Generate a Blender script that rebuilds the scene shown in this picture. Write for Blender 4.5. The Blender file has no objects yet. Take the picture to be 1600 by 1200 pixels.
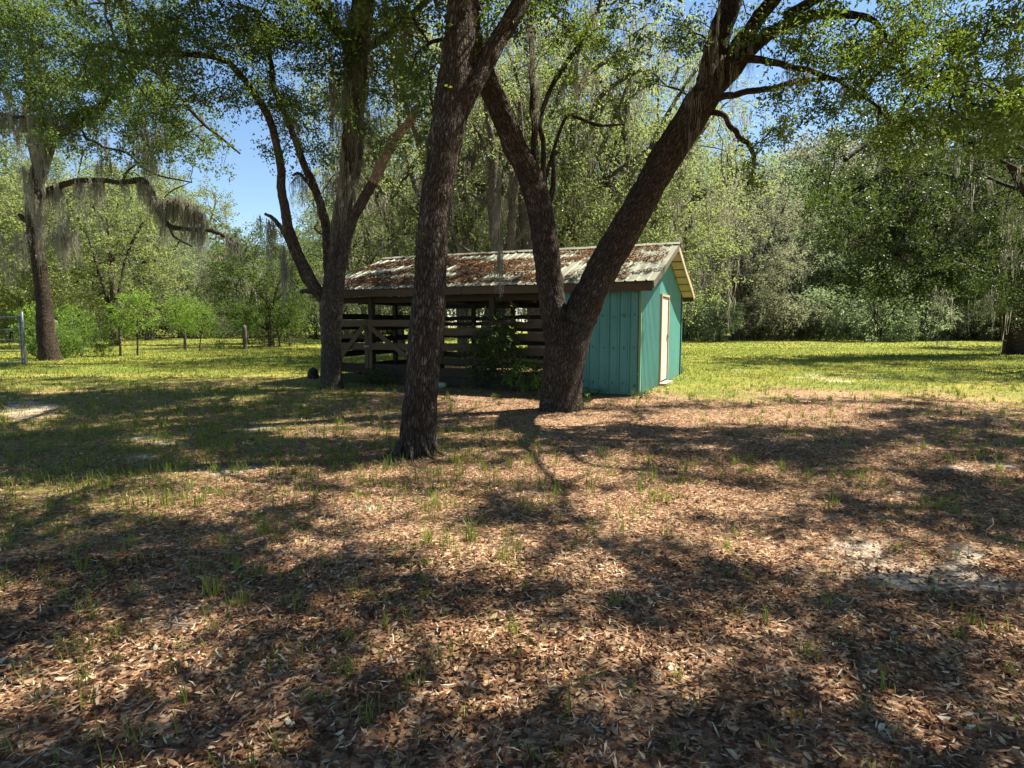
import bpy, math, time
import numpy as np
from mathutils import Vector
T0 = time.time()

# ------------------------------------------------------------------ camera, light, exposure
scene = bpy.context.scene
COL = scene.collection
F0, PITCH, CAMH = 960.0, math.radians(5.47), 1.55
cam_d = bpy.data.cameras.new('camera'); cam_d.sensor_width = 36.0; cam_d.lens = 36.0*F0/1600.0
cam_d.clip_start = 0.05; cam_d.clip_end = 3000
cam = bpy.data.objects.new('camera', cam_d); COL.objects.link(cam)
cam.location = (0, 0, CAMH); cam.rotation_euler = (math.pi/2-PITCH, 0, 0)
scene.camera = cam
SUN_AZ, SUN_EL = math.radians(66), math.radians(57)     # azimuth from +Y towards +X
SUN = np.array([math.sin(SUN_AZ)*math.cos(SUN_EL), math.cos(SUN_AZ)*math.cos(SUN_EL), math.sin(SUN_EL)])
w = bpy.data.worlds.new('World'); scene.world = w; w.use_nodes = True
nt = w.node_tree
bg = nt.nodes['Background']; sky = nt.nodes.new('ShaderNodeTexSky'); sky.sky_type = 'NISHITA'
sky.sun_disc = False; sky.sun_elevation = SUN_EL; sky.sun_rotation = SUN_AZ
sky.air_density = 1.0; sky.dust_density = 0.1; sky.ozone_density = 2.2
hs = nt.nodes.new('ShaderNodeHueSaturation'); hs.inputs['Saturation'].default_value = 1.05
nt.links.new(sky.outputs[0], hs.inputs['Color']); nt.links.new(hs.outputs[0], bg.inputs[0]); bg.inputs[1].default_value = 0.062
sun_d = bpy.data.lights.new('sun', 'SUN'); sun_d.energy = 5.0; sun_d.angle = math.radians(0.55); sun_d.color = (1.0, 0.91, 0.74)
sun = bpy.data.objects.new('sun', sun_d); COL.objects.link(sun)
sun.rotation_euler = Vector(SUN).to_track_quat('Z', 'Y').to_euler(); sun.location = (20, 20, 40)
vs = scene.view_settings
scene.display_settings.display_device = 'sRGB'
vs.view_transform = 'Standard'; vs.look = 'None'; vs.gamma = 1.0; vs.exposure = 1.65; vs.use_curve_mapping = False
scene.render.engine = 'CYCLES'
cy = scene.cycles; cy.max_bounces = 6; cy.diffuse_bounces = 3; cy.glossy_bounces = 2; cy.transmission_bounces = 4
cy.transparent_max_bounces = 4; cy.caustics_reflective = False; cy.caustics_refractive = False
cy.sample_clamp_indirect = 6; cy.volume_bounces = 0
cy.use_denoising = True

# ------------------------------------------------------------------ projection from the photograph's pixels to the place
CP, SP = math.cos(PITCH), math.sin(PITCH)
def ray(px, py):
    a, b = (px-800)/F0, (600-py)/F0
    return np.array([a, CP+b*SP, -SP+b*CP])
def ground(px, py):
    d = ray(px, py); t = -CAMH/d[2]
    return np.array([d[0]*t, d[1]*t, 0.0])
def at(px, py, Y):
    d = ray(px, py); t = Y/d[1]
    return np.array([d[0]*t, Y, CAMH+d[2]*t])
def pxr(wpx, Y): return wpx/2/F0*Y
def project(P):
    x, y, z = P[..., 0], P[..., 1], P[..., 2]-CAMH
    dep = y*CP - z*SP; dep = np.where(dep < 0.05, 0.05, dep)
    return 800+F0*x/dep, 600-F0*(y*SP+z*CP)/dep

# ------------------------------------------------------------------ numpy noise
def _h(ix, iy, iz, s):
    n = (ix*374761393 + iy*668265263 + iz*2147483647 + int(s)*974634) & 0xffffffff
    n = ((n ^ (n >> 13))*1274126177) & 0xffffffff
    n = (n ^ (n >> 16))
    n = (n*2246822519) & 0xffffffff
    return ((n >> 8) & 0xffff)/65535.0
def vnoise(P, s=0):
    P = np.asarray(P, float); i = np.floor(P).astype(np.int64); f = P-i; f = f*f*(3-2*f)
    r = 0
    for dx in (0, 1):
        wx = f[..., 0] if dx else 1-f[..., 0]
        for dy in (0, 1):
            wy = f[..., 1] if dy else 1-f[..., 1]
            for dz in (0, 1):
                wz = f[..., 2] if dz else 1-f[..., 2]
                r = r + wx*wy*wz*_h(i[..., 0]+dx, i[..., 1]+dy, i[..., 2]+dz, s)
    return r
def fbm(P, s=0, o=3):
    r = 0; a = 1; t = 0
    for k in range(o):
        r = r + a*vnoise(P*(2.03**k), s+k); t += a; a *= .5
    return r/t
def n2(x, y, sc, s=0, o=3):
    return fbm(np.stack([np.asarray(x)/sc, np.asarray(y)/sc, np.zeros_like(np.asarray(x, float))+s*3.7], -1), s, o)
def unit(v):
    return v/np.maximum(np.linalg.norm(v, axis=-1, keepdims=True), 1e-9)

# ------------------------------------------------------------------ mesh plumbing
class Geo:
    """collects quads and tris with per-face float attributes; builds ONE mesh"""
    def __init__(s): s.v = []; s.q = []; s.t = []; s.n = 0; s.tq = []; s.tt = []; s.bk = []; s.smooth = False
    def add(s, verts, quads=None, tris=None, tint=0.5, bk=None):
        verts = np.asarray(verts, float).reshape(-1, 3)
        s.v.append(verts)
        s.bk.append(np.asarray(bk, float) if bk is not None else verts)
        if quads is not None and len(quads):
            q = np.asarray(quads, np.int64).reshape(-1, 4)+s.n; s.q.append(q)
            s.tq.append(np.broadcast_to(np.asarray(tint, float) if np.ndim(tint) == 0 or len(tint) == len(q) else np.mean(tint), (len(q),)))
        if tris is not None and len(tris):
            t = np.asarray(tris, np.int64).reshape(-1, 3)+s.n; s.t.append(t)
            s.tt.append(np.broadcast_to(np.asarray(tint, float) if np.ndim(tint) == 0 or len(tint) == len(t) else np.mean(tint), (len(t),)))
        s.n += len(verts)
    def box(s, c, size, R=None, tint=0.5):
        c = np.asarray(c, float); h = np.asarray(size, float)/2
        v = np.array([[x, y, z] for x in (-1, 1) for y in (-1, 1) for z in (-1, 1)])*h
        if R is not None: v = v@np.asarray(R).T
        s.add(v+c, [[0, 1, 3, 2], [4, 6, 7, 5], [0, 4, 5, 1], [2, 3, 7, 6], [0, 2, 6, 4], [1, 5, 7, 3]], tint=tint)
    def mesh(s, name):
        me = bpy.data.meshes.new(name)
        if not s.v: return me
        v = np.concatenate(s.v); q = np.concatenate(s.q) if s.q else np.zeros((0, 4), np.int64)
        t = np.concatenate(s.t) if s.t else np.zeros((0, 3), np.int64)
        me.vertices.add(len(v)); me.vertices.foreach_set('co', v.astype(np.float32).ravel())
        nl = len(q)*4+len(t)*3; me.loops.add(nl)
        me.loops.foreach_set('vertex_index', np.concatenate([q.ravel(), t.ravel()]).astype(np.int32))
        me.polygons.add(len(q)+len(t))
        ls = np.concatenate([np.arange(len(q))*4, len(q)*4+np.arange(len(t))*3]).astype(np.int32)
        me.polygons.foreach_set('loop_start', ls)
        me.polygons.foreach_set('loop_total', np.concatenate([np.full(len(q), 4), np.full(len(t), 3)]).astype(np.int32))
        me.polygons.foreach_set('use_smooth', np.full(len(q)+len(t), s.smooth))
        me.update(calc_edges=True)
        at_ = me.attributes.new('tint', 'FLOAT', 'FACE')
        at_.data.foreach_set('value', np.concatenate(s.tq+s.tt).astype(np.float32))
        b = me.attributes.new('bk', 'FLOAT_VECTOR', 'POINT')
        b.data.foreach_set('vector', np.concatenate(s.bk).astype(np.float32).ravel())
        me.validate()
        return me

def link(name, me, mat=None, parent=None, loc=None, rotz=0, label=None, cat=None, group=None, kind=None):
    if isinstance(me, Geo): me = me.mesh(name)
    o = bpy.data.objects.new(name, me); COL.objects.link(o)
    if mat is not None and not me.materials: me.materials.append(mat)
    if parent is not None: o.parent = parent
    if loc is not None: o.location = loc
    o.rotation_euler = (0, 0, rotz)
    tag(o, label, cat, group, kind)
    return o
def tag(o, label=None, cat=None, group=None, kind=None):
    if label: o['label'] = label
    if cat: o['category'] = cat
    if group: o['group'] = group
    if kind: o['kind'] = kind
def thing(name, label, cat, loc=(0, 0, 0), rotz=0, group=None):
    o = bpy.data.objects.new(name, None); COL.objects.link(o)
    o.location = loc; o.rotation_euler = (0, 0, rotz); o.empty_display_size = .2
    tag(o, label, cat, group); return o

# ------------------------------------------------------------------ materials
def newmat(name):
    m = bpy.data.materials.new(name); m.use_nodes = True; n = m.node_tree
    n.nodes.clear(); out = n.nodes.new('ShaderNodeOutputMaterial'); return m, n, out
class NB:
    def __init__(s, n): s.n = n
    def node(s, t, **k):
        x = s.n.nodes.new(t)
        for a, b in k.items(): setattr(x, a, b)
        return x
    def link(s, a, b): s.n.links.new(a, b)
    def attr(s, name): return s.node('ShaderNodeAttribute', attribute_name=name)
    def noise(s, vec, scale, detail=3, rough=.55, dim='3D'):
        x = s.node('ShaderNodeTexNoise'); x.inputs['Scale'].default_value = scale; x.inputs['Detail'].default_value = detail; x.inputs['Roughness'].default_value = rough
        if vec is not None: s.link(vec, x.inputs['Vector'])
        return x.outputs['Fac']
    def mapping(s, vec, scale=(1, 1, 1), loc=(0, 0, 0)):
        x = s.node('ShaderNodeMapping'); x.inputs['Scale'].default_value = scale; x.inputs['Location'].default_value = loc; s.link(vec, x.inputs['Vector']); return x.outputs[0]
    def ramp(s, fac, stops, interp='LINEAR'):
        x = s.node('ShaderNodeValToRGB'); r = x.color_ramp; r.interpolation = interp
        while len(r.elements) < len(stops): r.elements.new(0.5)
        for e, (p, c) in zip(r.elements, stops):
            e.position = p; e.color = (*c, 1) if len(c) == 3 else c
        s.link(fac, x.inputs[0]); return x.outputs[0]
    def mix(s, fac, a, b, mode='MIX'):
        x = s.node('ShaderNodeMix', data_type='RGBA', blend_type=mode)
        if isinstance(fac, (int, float)): x.inputs[0].default_value = fac
        else: s.link(fac, x.inputs[0])
        for i, c in ((6, a), (7, b)):
            if isinstance(c, tuple): x.inputs[i].default_value = (*c, 1)
            else: s.link(c, x.inputs[i])
        return x.outputs[2]
    def math(s, op, a, b=0.5, clamp=False):
        x = s.node('ShaderNodeMath', operation=op); x.use_clamp = clamp
        for i, c in ((0, a), (1, b)):
            if isinstance(c, (int, float)): x.inputs[i].default_value = c
            else: s.link(c, x.inputs[i])
        return x.outputs[0]
    def bump(s, h, strength=.5, dist=.02, prev=None):
        x = s.node('ShaderNodeBump'); x.inputs['Strength'].default_value = strength; x.inputs['Distance'].default_value = dist
        s.link(h, x.inputs['Height'])
        if prev is not None: s.link(prev, x.inputs['Normal'])
        return x.outputs[0]
    def pbr(s, col, rough=.8, spec=.3, normal=None, metal=0):
        x = s.node('ShaderNodeBsdfPrincipled')
        if isinstance(col, tuple): x.inputs['Base Color'].default_value = (*col, 1)
        else: s.link(col, x.inputs['Base Color'])
        if isinstance(rough, (int, float)): x.inputs['Roughness'].default_value = rough
        else: s.link(rough, x.inputs['Roughness'])
        x.inputs['Specular IOR Level'].default_value = spec; x.inputs['Metallic'].default_value = metal
        if normal is not None: s.link(normal, x.inputs['Normal'])
        return x.outputs[0]

def leaf_mat(name, stops, trans=(.16, .26, .04), tw=.35, rough=.45, spec=.4, per_obj=0.0):
    m, n, out = newmat(name); b = NB(n)
    t = b.attr('tint').outputs['Fac']
    if per_obj:
        oi = b.node('ShaderNodeObjectInfo'); r = b.math('MULTIPLY_ADD', oi.outputs['Random'], per_obj)
        n.nodes[-1].inputs[2].default_value = -per_obj/2
        t = b.math('ADD', t, r, True)
    c = b.ramp(t, stops)
    p = b.pbr(c, rough, spec)
    tr = b.node('ShaderNodeBsdfTranslucent')
    b.link(b.mix(.75, c, trans, 'MIX'), tr.inputs[0])
    ms = b.node('ShaderNodeMixShader'); ms.inputs[0].default_value = tw
    b.link(p, ms.inputs[1]); b.link(tr.outputs[0], ms.inputs[2]); b.link(ms.outputs[0], out.inputs[0])
    return m
LEAF_DARK = leaf_mat('oak_leaves_dark', [(0, (.018, .034, .012)), (.5, (.045, .075, .020)), (.85, (.09, .12, .03)), (1, (.15, .16, .04))], (.22, .33, .05), .42, .5, .3)
LEAF_DEEP = leaf_mat('oak_leaves_deep', [(0, (.012, .026, .010)), (.5, (.030, .052, .016)), (.85, (.065, .085, .022)), (1, (.12, .13, .035))], (.13, .20, .03), .30, .5, .3)
LEAF_WARM = leaf_mat('oak_leaves_yellow_green', [(0, (.022, .042, .012)), (.5, (.05, .085, .018)), (.85, (.11, .15, .025)), (1, (.19, .19, .04))], (.25, .37, .04), .40, .5, .3)
LEAF_OLIVE = leaf_mat('oak_leaves_olive', [(0, (.055, .066, .022)), (.5, (.125, .14, .046)), (.85, (.18, .19, .065)), (1, (.24, .21, .10))], (.42, .52, .17), .50, .5, .35, .25)
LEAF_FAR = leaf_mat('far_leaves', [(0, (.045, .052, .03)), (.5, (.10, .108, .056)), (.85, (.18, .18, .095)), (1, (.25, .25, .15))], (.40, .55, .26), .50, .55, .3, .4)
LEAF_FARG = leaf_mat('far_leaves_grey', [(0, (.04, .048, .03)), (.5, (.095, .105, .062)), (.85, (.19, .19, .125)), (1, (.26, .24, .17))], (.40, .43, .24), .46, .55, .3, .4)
LEAF_LIME = leaf_mat('sapling_leaves', [(0, (.04, .09, .015)), (.5, (.08, .155, .022)), (1, (.17, .27, .04))], (.33, .50, .06), .5, .5, .3)
LEAF_WEED = leaf_mat('weed_leaves', [(0, (.03, .06, .015)), (.5, (.07, .14, .025)), (1, (.16, .24, .05))], (.25, .4, .05), .4, .5, .3)
GRASS = leaf_mat('grass_blades', [(0, (.05, .085, .015)), (.45, (.14, .175, .028)), (.8, (.26, .26, .06)), (1, (.44, .37, .17))], (.34, .42, .06), .35, .6, .25)
MOSS = leaf_mat('spanish_moss', [(0, (.13, .13, .105)), (.5, (.26, .255, .21)), (1, (.42, .41, .34))], (.40, .38, .30), .4, .9, .1)
LITTER = leaf_mat('dry_oak_leaves', [(0, (.055, .030, .018)), (.25, (.135, .066, .038)), (.5, (.245, .135, .078)), (.7, (.38, .25, .155)), (.88, (.52, .40, .27)), (1, (.64, .56, .42))], (.4, .2, .09), .10, .85, .06)

def bark_mat(name, c0, c1, c2, lich=.35, scale=1.0, bump=1.0):
    m, n, out = newmat(name); b = NB(n); v = b.attr('bk').outputs['Vector']
    nz = b.noise(v, 9*scale, 3)
    wv = b.node('ShaderNodeVectorMath', operation='ADD'); sc = b.node('ShaderNodeVectorMath', operation='SCALE'); 
    nn = b.node('ShaderNodeTexNoise'); nn.inputs['Scale'].default_value = 7*scale; b.link(v, nn.inputs['Vector'])
    b.link(nn.outputs['Color'], sc.inputs[0]); sc.inputs['Scale'].default_value = .085/scale
    b.link(v, wv.inputs[0]); b.link(sc.outputs[0], wv.inputs[1])
    mp = b.mapping(wv.outputs[0], (36*scale, 36*scale, 6.0*scale))
    vo = b.node('ShaderNodeTexVoronoi', feature='DISTANCE_TO_EDGE'); vo.inputs['Scale'].default_value = 1; b.link(mp, vo.inputs['Vector'])
    ed = b.ramp(vo.outputs['Distance'], [(0, (0, 0, 0)), (.30, (.7, .7, .7)), (.6, (1, 1, 1))])
    vc = b.node('ShaderNodeTexVoronoi'); vc.inputs['Scale'].default_value = 1; b.link(mp, vc.inputs['Vector'])
    cc = b.node('ShaderNodeSeparateColor'); b.link(vc.outputs['Color'], cc.inputs[0])
    c = b.mix(cc.outputs[0], c1, c2)
    c = b.mix(ed, c0, c)
    fine = b.noise(b.mapping(v, (60, 60, 18)), 1, 4, .7)
    c = b.mix(.5, c, b.ramp(fine, [(.25, (.25, .25, .25)), (.75, (1, 1, 1))]), 'MULTIPLY')
    li = b.ramp(b.noise(v, 2.6*scale, 5, .65), [(.56, (0, 0, 0)), (.66, (1, 1, 1))])
    li = b.math('MULTIPLY', li, lich); li = b.math('MULTIPLY', li, ed)
    c = b.mix(li, c, (.30, .30, .26))
    c = b.mix(.8, c, b.ramp(b.noise(v, 1.1*scale, 4, .6), [(.3, (.55, .52, .50)), (.7, (1.25, 1.22, 1.18))]), 'MULTIPLY')
    h = b.math('ADD', b.math('MULTIPLY', ed, .8), b.math('MULTIPLY', fine, .45))
    nm = b.bump(h, 1.0*bump, .028/scale)
    b.link(b.pbr(c, .9, .15, nm), out.inputs[0]); return m
BARK = bark_mat('oak_bark', (.022, .017, .013), (.115, .088, .068), (.21, .17, .135))
BARK_L = bark_mat('lichen_bark', (.045, .038, .032), (.16, .135, .11), (.28, .24, .205), .6)
BARK_PALE = bark_mat('pale_bark', (.09, .08, .07), (.26, .225, .19), (.42, .38, .33), .5, .8)
BARK_FAR = bark_mat('far_bark', (.03, .025, .02), (.09, .075, .06), (.17, .15, .13), .4, .5)

def wood_mat(name, dark, light, rough=.85):
    m, n, out = newmat(name); b = NB(n)
    v = b.node('ShaderNodeTexCoord').outputs['Object']
    t = b.attr('tint').outputs['Fac']
    g = b.noise(b.mapping(b.attr('bk').outputs['Vector'], (2.5, 45, 45)), 1, 4, .65)
    g2 = b.noise(b.attr('bk').outputs['Vector'], 1.7, 4)
    c = b.mix(g, dark, light); c = b.mix(b.math('MULTIPLY', g2, .5), c, (.05, .055, .04))
    c = b.mix(.6, c, b.ramp(t, [(0, (.5, .5, .5)), (1, (1.3, 1.25, 1.2))]), 'MULTIPLY')
    b.link(b.pbr(c, rough, .2, b.bump(g, .5, .006)), out.inputs[0]); return m
WOOD = wood_mat('weathered_boards', (.055, .038, .024), (.17, .125, .078))
WOOD_PALE = wood_mat('pale_boards', (.42, .33, .22), (.72, .60, .43))
WOOD_POST = wood_mat('fence_post_wood', (.06, .05, .04), (.20, .165, .13))
WOOD_DARK = wood_mat('dark_boards', (.018, .014, .010), (.055, .042, .03))

def siding_mat():
    m, n, out = newmat('teal_painted_metal'); b = NB(n)
    v = b.node('ShaderNodeTexCoord').outputs['Object']
    g = b.noise(v, 1.6, 4); st = b.noise(b.mapping(v, (14, 14, .8)), 1, 4, .6)
    c = b.mix(g, (.062, .215, .195), (.095, .305, .28))
    c = b.mix(b.math('MULTIPLY', b.ramp(st, [(.5, (0, 0, 0)), (.75, (1, 1, 1))]), .3), c, (.16, .34, .28))
    sx = b.node('ShaderNodeSeparateXYZ'); b.link(v, sx.inputs[0])
    low = b.math('SUBTRACT', 1.0, b.math('MULTIPLY', sx.outputs[2], 1.6), True)
    dirt = b.math('MULTIPLY', low, b.ramp(b.noise(v, 5, 5, .7), [(.42, (0, 0, 0)), (.62, (1, 1, 1))]))
    c = b.mix(b.math('MULTIPLY', dirt, .55), c, (.10, .14, .06))
    rs = b.ramp(b.noise(b.mapping(v, (9, 9, 4), (3, 1, 0)), 1, 5, .7), [(.70, (0, 0, 0)), (.76, (1, 1, 1))])
    c = b.mix(b.math('MULTIPLY', rs, .6), c, (.11, .07, .04))
    b.link(b.pbr(c, .5, .35, b.bump(g, .1, .01)), out.inputs[0]); return m
TEAL = siding_mat()
def simple_mat(name, c1, c2, scale=8, rough=.6, spec=.3, metal=0, bump=.2):
    m, n, out = newmat(name); b = NB(n); v = b.node('ShaderNodeTexCoord').outputs['Object']
    g = b.noise(v, scale, 5, .65); c = b.mix(b.ramp(g, [(.35, (0, 0, 0)), (.65, (1, 1, 1))]), c1, c2)
    b.link(b.pbr(c, rough, spec, b.bump(g, bump, .01), metal), out.inputs[0]); return m
TRIM = simple_mat('mossy_corner_trim', (.09, .30, .24), (.24, .34, .10), 3, .55)
def roof_mat():
    m, n, out = newmat('weathered_roof_metal'); b = NB(n); v = b.node('ShaderNodeTexCoord').outputs['Object']
    g = b.noise(v, 1.3, 5, .65); s2 = b.noise(b.mapping(v, (5, 1.1, 1)), 1, 5, .7); g3 = b.noise(v, 11, 4, .7)
    c = b.mix(b.ramp(g, [(.35, (0, 0, 0)), (.65, (1, 1, 1))]), (.16, .178, .138), (.25, .262, .205))
    c = b.mix(b.math('MULTIPLY', b.ramp(s2, [(.5, (0, 0, 0)), (.68, (1, 1, 1))]), .75), c, (.17, .16, .12))
    c = b.mix(b.math('MULTIPLY', b.ramp(g3, [(.55, (0, 0, 0)), (.72, (1, 1, 1))]), .6), c, (.16, .11, .08))
    b.link(b.pbr(c, .55, .4, b.bump(g3, .2, .01), .15), out.inputs[0]); return m
ROOF = roof_mat()
DOORM = simple_mat('pinkish_door', (.50, .40, .36), (.68, .60, .55), 4, .6)
STEEL = simple_mat('galvanised_steel', (.10, .12, .12), (.24, .27, .27), 12, .5, .4, .5)
WIRE = simple_mat('rusty_wire', (.16, .13, .11), (.30, .28, .26), 20, .5, .4, .5)
STONE = simple_mat('white_stone', (.26, .25, .23), (.42, .41, .38), 14, .85)
DARKST = simple_mat('charred_stump', (.012, .011, .010), (.05, .04, .03), 12, .9)
SCREW = simple_mat('screw_heads', (.02, .03, .03), (.06, .05, .04), 30, .5)
CONC = simple_mat('concrete_step', (.26, .23, .19), (.42, .38, .32), 9, .9)

# ------------------------------------------------------------------ the ground
def ell(px, py, cx, cy, rx, ry):
    """soft 0..1 footprint, given round a spot of the photograph, evaluated on the ground"""
    d = ((px-cx)/rx)**2+((py-cy)/ry)**2
    return np.clip(1.9-1.4*d, 0, 1)
SANDS = [(230, 688, 50, 9), (228, 713, 26, 6), (325, 730, 85, 14), (470, 672, 90, 9), (1400, 872, 150, 42), (1490, 915, 130, 18), (1570, 952, 110, 16), (1315, 590, 90, 9),
         (1530, 728, 70, 9), (1160, 575, 50, 5), (1500, 1012, 60, 16), (835, 770, 40, 5), (575, 795, 16, 8), (270, 965, 55, 14), (40, 640, 70, 16), (470, 1140, 24, 8), (1010, 590, 40, 7)]
def sandmap(x, y):
    px, py = project(np.stack([x, y, np.zeros_like(x)], -1)); s = np.zeros_like(x)
    for e in SANDS: s = np.maximum(s, ell(px, py, *e)*(.6 if e[1] < 600 else .9))
    s = s*np.clip(n2(x, y, .4, 5, 4)*3.2-.95, 0, 1)
    return np.where(y > 1.5, s, 0)
def lawnmap(x, y):
    """1 where turf covers the ground, 0 on bare leaf litter"""
    nz = n2(x, y, 3.5, 11)-.5
    right = np.clip((y-(10.0+nz*9)+1.8*np.clip((x-3.5)/4, 0, 1))/10, 0, 1)*np.clip((x-1.5)/3, 0, 1)
    left = np.clip((y-(9.5+nz*13))/14, 0, 1)*np.clip((-x-.5)/4, 0, 1)
    mid = np.clip((y-22)/3, 0, 1)
    g = np.maximum(np.maximum(right, left), mid)
    strip = .58*np.clip((x-7)/4, 0, 1)*np.clip((y-7)/4, 0, 1)
    nearl = .44*np.clip((-x-.8)/3, 0, 1)*np.clip((y-2)/2.5, 0, 1)
    g = np.maximum(g, np.maximum(strip, nearl))
    return np.clip(g, 0, 1)
def gz(x, y):
    r = np.sqrt(np.asarray(x)**2+np.asarray(y)**2)
    return (n2(x, y, 1.6, 21)-.5)*.05*np.clip(1.3-r/60, 0.0, 1)
def axis(a, b, c, d, fine, n_out):
    mid = np.arange(b, c, fine)
    lo = b-np.geomspace(fine, b-a, n_out)[::-1]; hi = c-fine+np.geomspace(fine, d-c, n_out)
    return np.concatenate([lo, mid, hi])
gx = axis(-490, -11, 11, 490, .14, 55); gy = axis(-120, 1, 20, 690, .14, 70)
X, Y = np.meshgrid(gx, gy, indexing='ij')
V = np.stack([X, Y, gz(X, Y)], -1).reshape(-1, 3)
nx, ny = len(gx), len(gy); I = np.arange(nx*ny).reshape(nx, ny)
Q = np.stack([I[:-1, :-1], I[1:, :-1], I[1:, 1:], I[:-1, 1:]], -1).reshape(-1, 4)
g = Geo(); g.smooth = True; g.add(V, Q)
me = g.mesh('ground')
for nm, fn in (('lawn', lawnmap), ('sand', sandmap)):
    a = me.attributes.new(nm, 'FLOAT', 'POINT'); a.data.foreach_set('value', fn(V[:, 0], V[:, 1]).astype(np.float32))
m, n, out = newmat('leaf_strewn_soil'); b = NB(n); v = b.node('ShaderNodeTexCoord').outputs['Object']
vo = b.node('ShaderNodeTexVoronoi'); vo.inputs['Scale'].default_value = 36; vo.inputs['Randomness'].default_value = 1
b.link(b.mapping(v, (1, 1.5, 1)), vo.inputs['Vector'])
cs = b.node('ShaderNodeSeparateColor'); b.link(vo.outputs['Color'], cs.inputs[0])
lit = b.ramp(cs.outputs[0], [(0, (.085, .042, .024)), (.3, (.20, .10, .056)), (.6, (.33, .195, .115)), (.85, (.47, .33, .21)), (1, (.58, .46, .31))])
soil = b.ramp(b.noise(v, 40, 4, .7), [(.3, (.10, .07, .05)), (.7, (.30, .22, .16))])
dirt = b.mix(.65, soil, lit)
big = b.ramp(b.noise(v, .9, 4, .6), [(.3, (.72, .70, .68)), (.7, (1.15, 1.12, 1.08))])
dirt = b.mix(1.0, dirt, big, 'MULTIPLY')
gr = b.ramp(b.noise(v, 55, 3, .7), [(.25, (.06, .09, .018)), (.5, (.19, .20, .045)), (.8, (.36, .33, .11))])
gp = b.ramp(b.noise(v, .35, 5, .65), [(.38, (.55, .75, .5)), (.62, (1.3, 1.12, 1.0))])
gr = b.mix(1.0, gr, gp, 'MULTIPLY')
lw = b.attr('lawn').outputs['Fac']
ln = b.math('ADD', b.math('MULTIPLY', lw, 1.35), b.math('MULTIPLY', b.math('SUBTRACT', b.noise(v, 4.5, 5, .7), .5), 1.6))
lf = b.ramp(ln, [(.36, (0, 0, 0)), (.80, (1, 1, 1))])
c = b.mix(lf, dirt, gr)
sd = b.attr('sand').outputs['Fac']
sdc = b.ramp(b.noise(v, 60, 3, .6), [(.3, (.36, .30, .24)), (.7, (.55, .48, .40))])
sf = b.ramp(b.math('ADD', sd, b.math('MULTIPLY', b.math('SUBTRACT', b.noise(v, 12, 4, .7), .5), 1.2)), [(.45, (0, 0, 0)), (.8, (1, 1, 1))])
c = b.mix(sf, c, sdc)
hh = b.math('ADD', vo.outputs['Distance'], b.noise(v, 30, 4, .7))
b.link(b.pbr(c, .95, .1, b.bump(hh, .6, .02)), out.inputs[0])
me.materials.append(m)
link('ground', me, kind='structure', label='brown leaf covered sandy yard running into green lawn')
print('ground', round(time.time()-T0, 1))

# ------------------------------------------------------------------ tubes, branches, leaves
def catmull(P, n_per=6):
    P = np.asarray(P, float)
    if len(P) < 3:
        t = np.linspace(0, 1, n_per+1)[:, None]; return P[0]*(1-t)+P[-1]*t
    E = np.vstack([2*P[0]-P[1], P, 2*P[-1]-P[-2]]); out = []
    t = np.linspace(0, 1, n_per, endpoint=False)[:, None]
    for i in range(1, len(E)-2):
        p0, p1, p2, p3 = E[i-1:i+3]
        out.append(.5*((2*p1)+(-p0+p2)*t+(2*p0-5*p1+4*p2-p3)*t*t+(-p0+3*p1-3*p2+p3)*t**3))
    return np.vstack(out+[P[-1:]])
def frames(P):
    T = unit(np.gradient(P, axis=0)); ref = np.array([0.31, 1.0, 0.1]); N = np.zeros_like(P)
    a = unit(np.cross(T[0], ref))
    for i in range(len(P)):
        a = unit(a-T[i]*np.dot(a, T[i])); N[i] = a
    return T, N, np.cross(T, N)
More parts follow.
